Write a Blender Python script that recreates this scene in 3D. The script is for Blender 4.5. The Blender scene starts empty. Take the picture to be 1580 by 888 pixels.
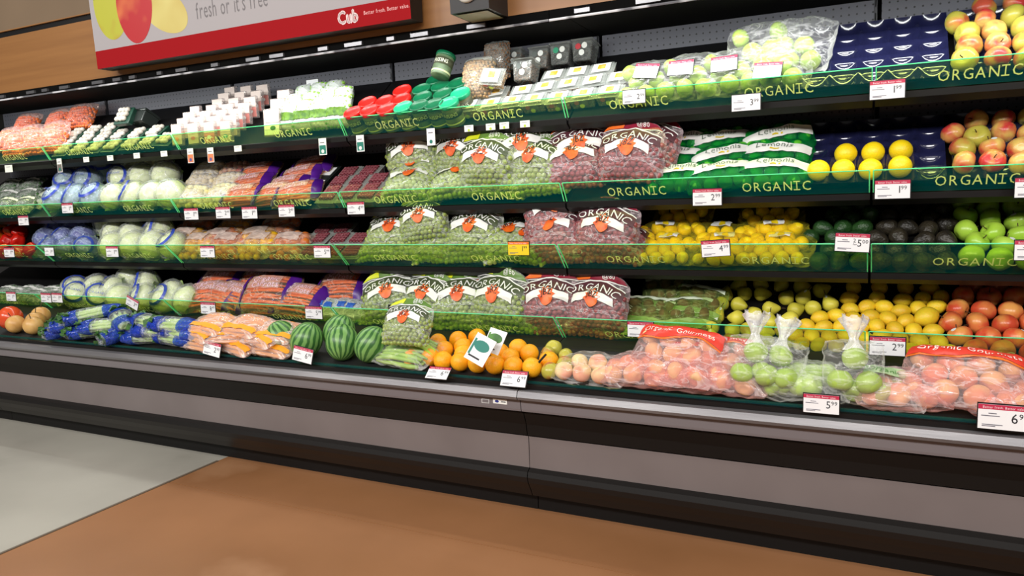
import bpy, bmesh, math, random
from mathutils import Vector, Matrix, Euler, noise
R = math.radians
C = bpy.context.scene.collection
SC = bpy.context.scene

# ------------------------------------------------------------------ camera
CAMZ = 1.155
M3 = Matrix(((0.89564, 0.44313, -0.03833), (-0.02399, 0.13418, 0.99067), (-0.44414, 0.88636, -0.13081)))
FPX = 1164.06
cd = bpy.data.cameras.new('camera'); cam = bpy.data.objects.new('camera', cd); C.objects.link(cam)
cd.sensor_width = 36; cd.lens = 36 * FPX / 1580; cd.clip_start = .05; cd.clip_end = 60
rt, up, fw = M3[0], M3[1], M3[2]
cam.matrix_world = Matrix(((rt[0], up[0], -fw[0], 0), (rt[1], up[1], -fw[1], 0), (rt[2], up[2], -fw[2], CAMZ), (0, 0, 0, 1)))
SC.camera = cam
# ------------------------------------------------------------------ light
SC.view_settings.view_transform = 'Standard'; SC.view_settings.look = 'None'
SC.view_settings.gamma = 1; SC.view_settings.use_curve_mapping = False
SC.view_settings.exposure = 0.0
W = bpy.data.worlds.new('store'); SC.world = W; W.use_nodes = True
W.node_tree.nodes['Background'].inputs[0].default_value = (1, .96, .93, 1)
W.node_tree.nodes['Background'].inputs[1].default_value = .08

def area(name, loc, tgt, sx, sy, power, col):
    l = bpy.data.lights.new(name, 'AREA'); l.shape = 'RECTANGLE'; l.size = sx; l.size_y = sy; l.energy = power; l.color = col
    o = bpy.data.objects.new(name, l); C.objects.link(o); o.location = loc
    o.rotation_euler = (Vector(tgt) - Vector(loc)).to_track_quat('-Z', 'Y').to_euler()
    return o
# row of store ceiling fixtures above the aisle, then an added fill row
for i, x in enumerate((-5.2, -2.6, 0.0, 2.6)):
    area('ceiling_and_fill_lamp', (x, .8, 3.3), (x, 1.3, 0), 1.9, .35, 10, (1, .95, .88))
    area('ceiling_and_fill_lamp', (x, -1.6, 3.0), (x, 2.6, .7), 2.0, .5, 92, (1, .97, .93))  # added low fill aimed into the shelves to brighten the goods
# fluorescent strip inside the canopy lip of the display cases
for x in (-4.8, -3.2, -1.6, 0.0):
    area('canopy_lamp', (x, 2.655, 1.765), (x, 2.655 + .16, 1.265), 1.58, .035, 7, (.97, 1, .97))

# ------------------------------------------------------------------ materials
def lin(c):
    return tuple((v / 255 / 12.92 if v / 255 <= .04045 else ((v / 255 + .055) / 1.055) ** 2.4) for v in c) + (1,)
MC = {}
def mat(name, c1, c2=None, rough=.5, scale=8, bump=0, bscale=40, metal=0, rnd=0, spec=.5, coord='Object', c3=None, detail=2, lo=.35, hi=.65, sub=0, stretch=None):
    if name in MC: return MC[name]
    m = bpy.data.materials.new(name); m.use_nodes = True; nt = m.node_tree; N = nt.nodes; L = nt.links
    b = N['Principled BSDF']
    b.inputs['Roughness'].default_value = rough; b.inputs['Metallic'].default_value = metal
    b.inputs['Specular IOR Level'].default_value = spec
    if sub:
        b.inputs['Subsurface Weight'].default_value = sub; b.inputs['Subsurface Scale'].default_value = .02
    tc = N.new('ShaderNodeTexCoord'); oi = N.new('ShaderNodeObjectInfo')
    va = N.new('ShaderNodeVectorMath'); va.operation = 'ADD'; sc = N.new('ShaderNodeVectorMath'); sc.operation = 'SCALE'
    sc.inputs[3].default_value = 7 if (rnd or c2) else 0
    cmb = N.new('ShaderNodeCombineXYZ')
    for k in range(3): L.new(oi.outputs['Random'], cmb.inputs[k])
    L.new(cmb.outputs[0], sc.inputs[0]); L.new(tc.outputs[coord], va.inputs[0]); L.new(sc.outputs[0], va.inputs[1])
    vec = va.outputs[0]
    if stretch:
        mp = N.new('ShaderNodeMapping'); mp.inputs['Scale'].default_value = stretch; L.new(vec, mp.inputs[0]); vec = mp.outputs[0]
    if c2:
        n = N.new('ShaderNodeTexNoise'); n.inputs['Scale'].default_value = scale; n.inputs['Detail'].default_value = detail
        L.new(vec, n.inputs['Vector'])
        r = N.new('ShaderNodeValToRGB'); r.color_ramp.elements[0].position = lo; r.color_ramp.elements[1].position = hi
        r.color_ramp.elements[0].color = lin(c1); r.color_ramp.elements[1].color = lin(c2)
        if c3:
            e = r.color_ramp.elements.new(hi + .12); e.color = lin(c3)
        L.new(n.outputs['Fac'], r.inputs[0]); out = r.outputs[0]
    else:
        rgb = N.new('ShaderNodeRGB'); rgb.outputs[0].default_value = lin(c1); out = rgb.outputs[0]
    if rnd:
        hs = N.new('ShaderNodeHueSaturation'); mr = N.new('ShaderNodeMapRange')
        mr.inputs[3].default_value = 1 - rnd; mr.inputs[4].default_value = 1 + rnd * .6
        L.new(oi.outputs['Random'], mr.inputs[0]); L.new(mr.outputs[0], hs.inputs['Value']); L.new(out, hs.inputs['Color']); out = hs.outputs[0]
    L.new(out, b.inputs['Base Color'])
    if bump:
        n2 = N.new('ShaderNodeTexNoise'); n2.inputs['Scale'].default_value = bscale; L.new(vec, n2.inputs['Vector'])
        bp = N.new('ShaderNodeBump'); bp.inputs['Strength'].default_value = bump; bp.inputs['Distance'].default_value = .004
        L.new(n2.outputs['Fac'], bp.inputs['Height']); L.new(bp.outputs[0], b.inputs['Normal'])
    MC[name] = m; return m

def film(name, tint=(255, 255, 255), haze=.05, hazecol=(255, 255, 255), glint=.20, scale=9, rough=.12, bump=.7):
    """thin crinkled plastic: see-through, a little haze, painted streaks for glints on creases, glossy"""
    if name in MC: return MC[name]
    m = bpy.data.materials.new(name); m.use_nodes = True; nt = m.node_tree; N = nt.nodes; L = nt.links
    b = N['Principled BSDF']; b.inputs['Roughness'].default_value = rough; b.inputs['Base Color'].default_value = lin(hazecol)
    b.inputs['Specular IOR Level'].default_value = 1
    tr = N.new('ShaderNodeBsdfTransparent'); tr.inputs[0].default_value = lin(tint)
    mx = N.new('ShaderNodeMixShader'); L.new(tr.outputs[0], mx.inputs[1]); L.new(b.outputs[0], mx.inputs[2]); L.new(mx.outputs[0], N['Material Output'].inputs[0])
    tc = N.new('ShaderNodeTexCoord'); n = N.new('ShaderNodeTexNoise'); n.inputs['Scale'].default_value = scale; n.inputs['Detail'].default_value = 4; n.inputs['Distortion'].default_value = 1.2
    mp = N.new('ShaderNodeMapping'); mp.inputs['Scale'].default_value = (1, 2.2, 1.5); mp.inputs['Rotation'].default_value = (.3, .5, .7)
    L.new(tc.outputs['Object'], mp.inputs[0]); L.new(mp.outputs[0], n.inputs['Vector'])
    r = N.new('ShaderNodeValToRGB'); el = r.color_ramp.elements
    el[0].position = .47; el[0].color = (haze,) * 3 + (1,); el[1].position = .56; el[1].color = (haze,) * 3 + (1,)
    e = el.new(.51); e.color = (haze + glint,) * 3 + (1,)  # streaks painted into the mix for light catching the creases
    L.new(n.outputs['Fac'], r.inputs[0])
    lw = N.new('ShaderNodeLayerWeight'); lw.inputs[0].default_value = .18
    ad = N.new('ShaderNodeMath'); ad.operation = 'ADD'; ad.use_clamp = True; mu = N.new('ShaderNodeMath'); mu.operation = 'MULTIPLY'; mu.inputs[1].default_value = .35
    L.new(lw.outputs['Fresnel'], mu.inputs[0]); L.new(mu.outputs[0], ad.inputs[0]); L.new(r.outputs[0], ad.inputs[1]); L.new(ad.outputs[0], mx.inputs[0])
    bp = N.new('ShaderNodeBump'); bp.inputs['Strength'].default_value = bump; bp.inputs['Distance'].default_value = .01
    L.new(n.outputs['Fac'], bp.inputs['Height']); L.new(bp.outputs[0], b.inputs['Normal'])
    MC[name] = m; return m

def glassmat(name, tint, body, k):
    m = bpy.data.materials.new(name); m.use_nodes = True; N = m.node_tree.nodes; L = m.node_tree.links
    b = N['Principled BSDF']; b.inputs['Base Color'].default_value = lin(body); b.inputs['Roughness'].default_value = .08
    tr = N.new('ShaderNodeBsdfTransparent'); tr.inputs[0].default_value = lin(tint)
    mx = N.new('ShaderNodeMixShader'); mx.inputs[0].default_value = k
    L.new(tr.outputs[0], mx.inputs[1]); L.new(b.outputs[0], mx.inputs[2]); L.new(mx.outputs[0], N['Material Output'].inputs[0])
    MC[name] = m; return m
glassmat('guard glass', (240, 248, 188), (0, 116, 138), .14)
def glow_through(name, col, k=.6):
    m = mat(name, col, rough=.35); N = m.node_tree.nodes; L = m.node_tree.links; t = N.new('ShaderNodeBsdfTranslucent'); t.inputs[0].default_value = lin(col)
    mx = N.new('ShaderNodeMixShader'); mx.inputs[0].default_value = k; L.new(N['Principled BSDF'].outputs[0], mx.inputs[1]); L.new(t.outputs[0], mx.inputs[2]); L.new(mx.outputs[0], N['Material Output'].inputs[0]); return m
M_EDGE = glow_through('glass edge', (150, 255, 205))
M_LET = glow_through('guard lettering', (244, 255, 160), .45)
M_BLK = mat('black steel', (16, 15, 16), rough=.45, spec=.3)
M_BLK2 = mat('black bumper', (26, 24, 23), rough=.35, spec=.3)
M_WHITE = mat('white card', (238, 238, 240), rough=.6)
M_PAPER = mat('white print', (235, 236, 232), rough=.4)
M_INK = mat('black ink', (25, 25, 32), rough=.6)
M_RED = mat('tag red', (190, 40, 75), rough=.5)
M_YELT = mat('sale yellow', (235, 205, 20), rough=.5)
M_TEAL = mat('tag teal', (15, 120, 105), rough=.5)
M_ORTAG = mat('tag orange', (225, 130, 90), rough=.5)
M_PURT = mat('tag violet', (95, 90, 150), rough=.5)
M_STEEL = mat('rail steel', (104, 102, 105), (140, 138, 140), rough=.38, scale=3, metal=.45, stretch=(.6, 1, 6), lo=.3, hi=.8, bump=.05, bscale=30)
M_GREYP = mat('grey panel', (116, 107, 106), (110, 101, 100), rough=.5, scale=4)
M_GREYR = mat('grey rail', (116, 110, 113), rough=.4)
M_STEM = mat('stem brown', (70, 50, 25), rough=.8)
M_STICK = mat('fruit sticker', (235, 238, 235), rough=.4)

# ------------------------------------------------------------------ mesh helpers
def mk(name, verts, faces, m, smooth=True, parent=None, link=True):
    used = sorted({i for q in faces for i in q}); ix = {a: b for b, a in enumerate(used)}
    me = bpy.data.meshes.new(name); me.from_pydata([tuple(verts[i]) for i in used], [], [tuple(ix[i] for i in q) for q in faces])
    if smooth: me.polygons.foreach_set('use_smooth', [True] * len(me.polygons))
    me.materials.append(m); me.update()
    return ob(name, me, parent)
def ob(name, me, parent=None):
    o = bpy.data.objects.new(name, me); C.objects.link(o)
    if parent: o.parent = parent
    return o
class G:
    """collects verts and faces for ONE mesh"""
    def __init__(s): s.v = []; s.f = []
    def add(s, v, f, T=None):
        k = len(s.v)
        s.v += [tuple(T @ Vector(p)) if T else tuple(p) for p in v]; s.f += [tuple(i + k for i in q) for q in f]; return s
    def box(s, x0, x1, y0, y1, z0, z1, T=None):
        v = [(x, y, z) for x in (x0, x1) for y in (y0, y1) for z in (z0, z1)]
        return s.add(v, [(0, 1, 3, 2), (4, 6, 7, 5), (0, 4, 5, 1), (2, 3, 7, 6), (0, 2, 6, 4), (1, 5, 7, 3)], T)
    def prism(s, prof, x0, x1):
        """closed yz profile swept along x"""
        n = len(prof); v = [(x0, y, z) for y, z in prof] + [(x1, y, z) for y, z in prof]
        return s.add(v, [(i, (i + 1) % n, n + (i + 1) % n, n + i) for i in range(n)] + [tuple(range(n))[::-1], tuple(range(n, 2 * n))])
    def tube(s, pts, rad, n=8, cap=True):
        pts = [Vector(p) for p in pts]; rad = rad if isinstance(rad, (list, tuple)) else [rad] * len(pts); v = []
        for i, p in enumerate(pts):
            d = (pts[min(i + 1, len(pts) - 1)] - pts[max(i - 1, 0)]).normalized()
            a = d.orthogonal().normalized() if i == 0 else (a - d * a.dot(d)).normalized(); b = d.cross(a)
            v += [p + (a * math.cos(t) + b * math.sin(t)) * rad[i] for t in [2 * math.pi * k / n for k in range(n)]]
        f = [(i * n + k, i * n + (k + 1) % n, (i + 1) * n + (k + 1) % n, (i + 1) * n + k) for i in range(len(pts) - 1) for k in range(n)]
        if cap: f += [tuple(range(n))[::-1], tuple(range(len(v) - n, len(v)))]
        return s.add(v, f)
    def disc(s, r, n, T, sy=1): return s.add([(r * math.cos(2 * math.pi * k / n), r * sy * math.sin(2 * math.pi * k / n), 0) for k in range(n)], [tuple(range(n))], T)
    def out(s, name, m, parent=None, smooth=False): return mk(name, s.v, s.f, m, smooth, parent)
def param(nu, nv, fn):
    """closed surface of revolution-like param: phi 0..pi, theta 0..2pi"""
    v = [fn(0, 0)]; f = []
    for j in range(1, nv):
        for i in range(nu): v.append(fn(math.pi * j / nv, 2 * math.pi * i / nu))
    v.append(fn(math.pi, 0)); n = len(v) - 1
    for i in range(nu): f.append((0, 1 + i, 1 + (i + 1) % nu)); f.append((n, n - nu + (i + 1) % nu, n - nu + i))
    for j in range(nv - 2):
        for i in range(nu):
            a = 1 + j * nu + i; b = 1 + j * nu + (i + 1) % nu; f.append((a, a + nu, b + nu, b))
    return v, f
def lathe(prof, n=24):
    v = []; f = []
    for r, z in prof: v += [(r * math.cos(2 * math.pi * k / n), r * math.sin(2 * math.pi * k / n), z) for k in range(n)]
    for j in range(len(prof) - 1): f += [(j * n + k, j * n + (k + 1) % n, (j + 1) * n + (k + 1) % n, (j + 1) * n + k) for k in range(n)]
    f += [tuple(range(n))[::-1], tuple(range(len(v) - n, len(v)))]
    return v, f
_b = bmesh.new(); bmesh.ops.create_icosphere(_b, subdivisions=2, radius=1); ICO = ([v.co.copy() for v in _b.verts], [tuple(v.index for v in f.verts) for f in _b.faces]); _b.free()

# glyphs
GC = {}
def glyph(ch, slab=False):
    k = (ch, slab)
    if k in GC: return GC[k]
    if ch == 'I' and slab:
        g = G(); g.v = []; g.f = []
        for x0, x1, y0, y1 in ((0, .5, 0, .08), (0, .5, .62, .7), (.21, .29, .08, .62)):
            g.add([(x0, y0, 0), (x1, y0, 0), (x1, y1, 0), (x0, y1, 0)], [(0, 1, 2, 3)])
        GC[k] = (g.v, g.f, .58); return GC[k]
    cu = bpy.data.curves.new('t', 'FONT'); cu.body = ch; cu.size = 1; cu.resolution_u = 2
    o = bpy.data.objects.new('t', cu); C.objects.link(o); me = bpy.data.meshes.new_from_object(o.evaluated_get(bpy.context.evaluated_depsgraph_get()))
    v = [tuple(p.co) for p in me.vertices]; f = [tuple(p.vertices) for p in me.polygons]
    w = (max(p[0] for p in v) if v else .3) + .07
    bpy.data.objects.remove(o); bpy.data.curves.remove(cu); bpy.data.meshes.remove(me)
    GC[k] = (v, f, w); return GC[k]
def text(g, s, size, fn, sx=1, slab=False, centre=True, track=0):
    """add lettering to G; fn maps (x, y) in text space to a point"""
    gl = [glyph(c, slab) for c in s]; tot = sum(q[2] + track for q in gl) * size * sx; x = -tot / 2 if centre else 0
    for v, f, w in gl:
        g.add([fn(x + p[0] * size * sx, p[1] * size) for p in v], f); x += (w + track) * size * sx
    return tot

# ------------------------------------------------------------------ tagging, copying
def tag(o, label=None, cat=None, group=None, kind=None):
    if label:
        label = ' '.join(label.split()); n = len(label.split())
        if n > 16 or n < 4: print('LABEL LENGTH', n, label)
        o['label'] = label
    if cat: o['category'] = cat
    if group: o['group'] = group
    if kind: o['kind'] = kind
    return o
KIDS = {}
def empty(name):
    o = bpy.data.objects.new(name, None); C.objects.link(o); o.empty_display_size = .02; return o
def kids(o):
    if o.name not in KIDS: KIDS[o.name] = [c for c in bpy.data.objects if c.parent == o]
    return KIDS[o.name]
def copy_tree(o, parent=None):
    c = o.copy(); C.objects.link(c); c.parent = parent
    for ch in kids(o): copy_tree(ch, c)
    return c
PROTOS = []
def put(proto, mw, label, cat, group=None):
    if proto not in PROTOS: PROTOS.append(proto)
    c = copy_tree(proto); c.matrix_world = mw; tag(c, label, cat, group); return c

# ------------------------------------------------------------------ shelf geometry (metres; y into the case, z up)
SEC = [-5.35, -4.28, -3.23, -2.17, -1.11, -.05, 1.02]
#       deck front y, z, slope, back y,   guard top (y,z), guard foot (y,z)
LV = {1: (2.755, 1.405, 38, 3.10, (2.70, 1.487), (2.742, 1.415)),
      2: (2.715, 1.09, 33, 3.12, (2.66, 1.167), (2.702, 1.098)),
      3: (2.705, .835, 30, 3.12, (2.60, .94), (2.695, .842)),
      4: (2.675, .555, 28, 3.12, (2.56, .67), (2.665, .562)),
      5: (2.265, .504, 11, 3.12, (2.252, .508), (2.256, .497))}
def ray(px, py):
    x = (px - 790) / FPX; y = -(py - 444) / FPX
    return Vector([M3[0][k] * x + M3[1][k] * y + M3[2][k] for k in range(3)])
def at_y(px, py, Y):
    d = ray(px, py) * (Y / ray(px, py)[1]); return Vector((d[0], Y, d[2] + CAMZ))
def basis(L):
    th = R(LV[L][2]); return Vector((1, 0, 0)), Vector((0, math.cos(th), math.sin(th))), Vector((0, -math.sin(th), math.cos(th)))
def on_deck(L, px, py, lift=.03):
    """the point of the sloping shelf deck (raised by lift) seen at a pixel"""
    yf, zf, th, yb, gt, gf = LV[L]; t = math.tan(R(th)); d = ray(px, py)
    den = d[2] - d[1] * t
    s = (zf - CAMZ - yf * t + lift / math.cos(R(th))) / den if abs(den) > 1e-6 else 99
    if s <= 0 or s * d[1] > yb - .04: s = (yb - .04) / d[1]
    p = d * s; z = zf + (p[1] - yf) * t + lift / math.cos(R(th))
    return Vector((p[0], p[1], z))
def keep_in(L, p, r, force=False):
    if L == 5:
        return p + basis(L)[1] * max(0, (2.258 + r * .8 - p[1])) if r > .03 else p
    yf, zf, th, yb, (gy, gz), (fy, fz) = LV[L]; a = Vector((0, gy, gz)); b = Vector((0, fy, fz)); e = (a - b).normalized(); n = Vector((0, e[2], -e[1]))
    if n[1] < 0: n = -n
    d = (p - b).dot(n); T = basis(L)[1]
    if d < r + .006 and (force or (p - b).dot(e) < (a - b).length + r * .5): p = p + T * ((r + .006 - d) / max(.3, T.dot(n)))
    return p
ORD = ['', 'second', 'third', 'fourth', 'fifth', 'sixth', 'seventh', 'eighth', 'ninth', 'tenth', 'eleventh', 'twelfth', 'thirteenth', 'fourteenth']
def colname(j, n):
    if n == 1: return 'only one'
    if j == 0: return 'leftmost'
    if j == n - 1: return 'rightmost'
    if n % 2 and j == n // 2: return 'middle one'
    return ORD[j] + ' from left' if j < n / 2 else ORD[n - 1 - j] + ' from right'
def rowname(i, n):
    if n == 1: return ''
    if i == 0: return 'in front row'
    if i == n - 1: return 'in back row'
    return 'in ' + ORD[i] + ' row'
# ------------------------------------------------------------------ floor, wall
def struct(o, label=None): o['kind'] = 'structure'; return o
XB = -2.655
def floor_mat(name, c1, c2, c3, sc, rough):
    m = mat(name, c1, c2, rough=rough, scale=sc, c3=c3, detail=8, lo=.3, hi=.62, bump=.04, bscale=9, coord='Object'); return m
fl = G(); fl.box(-9, XB, -3, 3.4, -.05, 0); fl.box(XB, 4, -3, 3.4, -.06, -.01)
struct(G().box(-9, XB, -3, 3.4, -.05, 0).out('floor', floor_mat('sealed grey concrete', (182, 178, 167), (166, 162, 152), (152, 148, 138), 1.6, .38)))
orange = floor_mat('stained orange concrete', (166, 116, 78), (148, 102, 66), (176, 132, 98), 1.3, .33)
g = G(); xs = [XB, .4, 4.0]; ys = [-3, -.2, 2.04, 3.4]
gp = .002
for i in range(2):
    for j in range(3): g.box(xs[i] + (gp if i else 0), xs[i + 1] - gp, ys[j] + gp, ys[j + 1] - gp, -.05, 0)
struct(g.out('floor', orange))
struct(G().box(XB, 4, -3, 3.4, -.06, -.006).out('trim_1', mat('dark floor joint', (84, 62, 44), rough=.8)))
struct(G().box(XB - .006, XB + .006, -3, 2.3, -.02, .0025).out('trim_2', mat('floor border strip', (105, 92, 78), rough=.5)))
wood = mat('orange maple veneer', (150, 104, 58), (136, 92, 50), rough=.42, scale=2.2, stretch=(.5, 1, 14), detail=6, lo=.3, hi=.7)
struct(G().box(-9, 4, 2.60, 2.66, 1.785, 2.075).box(-9, 4, 2.60, 2.66, 2.105, 2.11).out('wall_back', wood))
struct(G().box(-9, 4, 2.612, 2.66, 2.07, 2.112).out('trim_3', M_BLK))
struct(G().box(-9, 4, 2.60, 2.66, 2.11, 3.4).out('wall_back', mat('beige upper wall', (118, 98, 76), (110, 91, 70), rough=.7, scale=2)))
struct(G().box(-9, 4, 3.3, 3.36, 0, 3.4).out('wall_back', mat('dark wall', (40, 38, 38), rough=.8)))

# ------------------------------------------------------------------ display cases
pegm = mat('grey pegboard', (112, 112, 122), rough=.45)
def peg_nodes(m):
    N = m.node_tree.nodes; L = m.node_tree.links; b = N['Principled BSDF']; tc = N.new('ShaderNodeTexCoord'); sx = N.new('ShaderNodeSeparateXYZ'); L.new(tc.outputs['Object'], sx.inputs[0])
    def fr(o, pitch):
        d = N.new('ShaderNodeMath'); d.operation = 'DIVIDE'; d.inputs[1].default_value = pitch; L.new(o, d.inputs[0])
        f = N.new('ShaderNodeMath'); f.operation = 'FRACT'; L.new(d.outputs[0], f.inputs[0])
        s = N.new('ShaderNodeMath'); s.operation = 'SUBTRACT'; s.inputs[1].default_value = .5; L.new(f.outputs[0], s.inputs[0])
        q = N.new('ShaderNodeMath'); q.operation = 'MULTIPLY'; L.new(s.outputs[0], q.inputs[0]); L.new(s.outputs[0], q.inputs[1]); return q.outputs[0]
    a = N.new('ShaderNodeMath'); L.new(fr(sx.outputs[0], .0265), a.inputs[0]); L.new(fr(sx.outputs[2], .0265), a.inputs[1])
    c = N.new('ShaderNodeMath'); c.operation = 'GREATER_THAN'; c.inputs[1].default_value = .017; L.new(a.outputs[0], c.inputs[0])
    mx = N.new('ShaderNodeMix'); mx.data_type = 'RGBA'; L.new(c.outputs[0], mx.inputs[0]); mx.inputs[6].default_value = lin((15, 15, 18)); mx.inputs[7].default_value = lin((92, 92, 103)); L.new(mx.outputs[2], b.inputs['Base Color'])
peg_nodes(pegm)
def bevel(o, w=.004, s=2):
    md = o.modifiers.new('bevel', 'BEVEL'); md.width = w; md.segments = s; md.limit_method = 'ANGLE'; return o
def make_case(x0, x1, label):
    c = empty('refrigerated_display_case'); tag(c, label, 'display case', 'refrigerated produce cases')
    e = .0015; a, b = x0 + e, x1 - e
    G().prism([(2.36, 0), (2.36, .075), (3.2, .075), (3.2, 0)], a, b).out('kick_plate', mat('black kick plate', (14, 13, 13), rough=.5, spec=.25), c)
    G().prism([(2.315, .07), (2.30, .10), (2.283, .128), (2.276, .15), (2.282, .168), (2.30, .178), (2.36, .178), (2.36, .07)], a, b).out('bumper', M_BLK2, c)
    G().prism([(2.30, .1785), (2.30, .2925), (2.35, .2925), (2.35, .1785)], a, b).out('lower_panel', M_GREYP, c)
    G().prism([(2.305, .293), (2.29, .30), (2.285, .34), (2.268, .385), (2.258, .392), (2.35, .392), (2.35, .293)], a, b).out('black_band', mat('black moulding', (16, 14, 13), rough=.5, spec=.25), c)
    G().prism([(2.262, .3925), (2.25, .397), (2.248, .405), (2.246, .437), (2.35, .437), (2.35, .3925)], a, b).out('grey_rail', M_GREYR, c)
    G().prism([(2.246, .4375), (2.222, .445), (2.218, .455), (2.226, .474), (2.24, .479), (2.35, .479), (2.35, .4375)], a, b).out('bumper_rail', M_STEEL, c)
    G().prism([(2.240, .4795), (2.240, .494), (2.252, .498), (2.265, .498), (2.29, .4795)], a, b).out('black_lip', M_BLK, c)
    G().prism([(2.248, .497), (2.248, .507), (2.252, .507), (2.252, .497)], a, b).out('lip_glass', M_EDGE if 0 else MC['guard glass'], c)
    # floor pan of the well
    G().prism([(2.266, .5015), (3.16, .675), (3.16, .64), (2.36, .47), (2.266, .465)], a, b).out('well_deck', mat('well deck', (22, 22, 24), rough=.6), c)
    G().prism([(2.30, .46), (2.36, .46), (3.2, .6), (3.2, .076), (2.36, .076), (2.36, .46)], a, b).out('tank', M_BLK, c)
    # canopy
    G().prism([(2.598, 1.742), (2.598, 1.783), (3.2, 1.90), (3.2, 1.775), (2.70, 1.79), (2.605, 1.785), (2.605, 1.742)], a, b).out('canopy', mat('canopy black', (9, 9, 9), rough=.9, spec=.1), c)
    G().prism([(2.593, 1.744), (2.592, 1.748), (2.593, 1.752), (2.598, 1.752), (2.598, 1.744)], a, b).out('light_rail', mat('clear light rail', (215, 215, 220), (110, 110, 115), rough=.15, spec=.9, scale=9, stretch=(1, .1, .1), lo=.45, hi=.55), c)
    rg = random.Random(int(x0 * 10)); g = G(); x = a + .1
    while x < b - .1:
        w = rg.uniform(.03, .09); G().box(x, x + w, 2.586, 2.5975, 1.7575, 1.772).out('rail_clip', mat('clip steel', (120, 120, 124), rough=.3, metal=.6), c); x += w + rg.uniform(.06, .25)
    secs = [(s, t) for s, t in zip(SEC, SEC[1:]) if s >= x0 - .01 and t <= x1 + .01]
    for s, t in secs:
        G().box(s + .012, t - .012, 3.13, 3.135, .64, 1.80).out('back_panel', pegm, c)
        g = G(); g.box(t - .011, t - .0025, 3.125, 3.14, .64, 1.80)
        g.out('slotted_upright', mat('upright steel', (58, 58, 64), rough=.4), c)
        sl = G()
        for k in range(22): sl.box(t - .0095, t - .0055, 3.1235, 3.1248, .66 + k * .052, .66 + k * .052 + .03)
        sl.out('slots', mat('slot black', (6, 6, 7), rough=.9), c)
        for L in (1, 2, 3, 4):
            yf, zf, th, yb, (gy, gz), (fy, fz) = LV[L]; tn = math.tan(R(th)); zb = zf + (3.12 - yf) * tn; q = .004
            sh = G().prism([(fy + .004, fz - .024), (fy + .002, fz - .004), (yf, zf - .0), (3.12, zb), (3.12, zb - .03), (yf + .02, zf - .034)], s + q, t - q).out('shelf', M_BLK, c)
            ed = Vector((0, gy - fy, gz - fz)); nn = Vector((0, ed[2], -ed[1])).normalized() * .0015
            g = G().prism([(fy - nn[1], fz - nn[2]), (gy - nn[1], gz - nn[2]), (gy + nn[1], gz + nn[2]), (fy + nn[1], fz + nn[2])], s + q + .003, t - q - .003)
            g.out('glass_guard', MC['guard glass'], sh)
            g = G(); eu = ed.normalized()
            for (xa, xb, pa, pb) in ((s + q + .003, t - q - .003, ed - eu * .0005, ed + eu * .002), (s + q, s + q + .0035, Vector(), ed), (t - q - .0035, t - q, Vector(), ed)):
                A = Vector((0, fy, fz)) + pa; B = Vector((0, fy, fz)) + pb
                g.prism([(A[1] - nn[1], A[2] - nn[2]), (B[1] - nn[1], B[2] - nn[2]), (B[1] + nn[1], B[2] + nn[2]), (A[1] + nn[1], A[2] + nn[2])], xa, xb)
            g.out('glass_edge', M_EDGE, sh)
            for off in (.288, .772):
                g = G(); mid = ed * (.42 if L > 2 else .45); O = Vector((s + off, fy, fz)) + mid - Vector((0, nn[1], nn[2])) * 1.6
                if nn[1] < 0: O = Vector((s + off, fy, fz)) + mid + Vector((0, nn[1], nn[2])) * 1.6
                hh = .036
                text(g, 'ORGANIC', hh / .7, lambda x, y: O + Vector((x, 0, 0)) + eu * (y - hh / 2), sx=.172 / (hh / .7) / 4.15, slab=True, track=.05)
                g.out('lettering', M_LET, sh)
    return c
make_case(-.0 + SEC[4], SEC[6], 'right-hand refrigerated produce case with grey lower panel, stocked with citrus, limes and apples')
make_case(SEC[1], SEC[4], 'middle refrigerated produce case with grey lower panel, stocked with grapes, carrots and white heads')
make_case(SEC[0], SEC[1], 'far left refrigerated produce case section, cut off by the left edge')
# decals on the middle case's rail
def plate(name, px, py, Y, w, h, m, label, parts=()):
    p = at_y(px, py, Y); o = empty(name); o.location = p
    G().box(-w / 2, w / 2, -.0006, .0006, -h / 2, h / 2).out('backing', m, o)
    return o
o = plate('case_sticker', 749, 618, 2.2462, .031, .016, mat('silver sticker', (190, 190, 190), rough=.4), ''); tag(o, 'small plain silver sticker on the grey rail, left of the blue-logo one', 'sticker')
G().box(-.012, .012, -.0012, -.0007, -.005, .005).out('printed_field', M_GREYR, o)
o = plate('case_sticker', 771.5, 619, 2.2462, .054, .017, M_PAPER, ''); tag(o, 'small white sticker with a blue oval logo on the grey rail', 'sticker')
g = G(); g.disc(.008, 14, Matrix.Translation((-.012, -.0008, 0)) @ Matrix.Rotation(R(90), 4, 'X'), .6); g.out('logo', mat('logo blue', (40, 50, 130)), o)
G().box(.004, .022, -.0009, -.0007, -.002, .001).out('printed_lines', M_INK, o)

# ------------------------------------------------------------------ banner
bn = empty('wall_sign'); bn.location = (-2.54, 2.5, 1.805); tag(bn, 'long wall sign with fruit picture, grey words and red stripe, above the cases', 'sign')
H = .56; X0, X1 = -3.455 + 2.54, -1.635 + 2.54
tint = -.028
def bp(x, z, d=0): return Vector((x, tint * z - d, z))
def bface(g, x0, x1, z0, z1, d): g.add([bp(x0, z0, d), bp(x1, z0, d), bp(x1, z1, d), bp(x0, z1, d)], [(0, 1, 2, 3)]); return g
g = G(); g.add([bp(X0, 0), bp(X1, 0), bp(X1, H), bp(X0, H), (X0, .08, 0), (X1, .08, 0), (X1, .08, H), (X0, .08, H)], [(0, 4, 5, 1), (1, 5, 6, 2), (2, 6, 7, 3), (3, 7, 4, 0), (4, 7, 6, 5), (0, 1, 2, 3)])
g.out('sign_box', mat('sign black', (14, 8, 8), rough=.5), bn)
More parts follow.
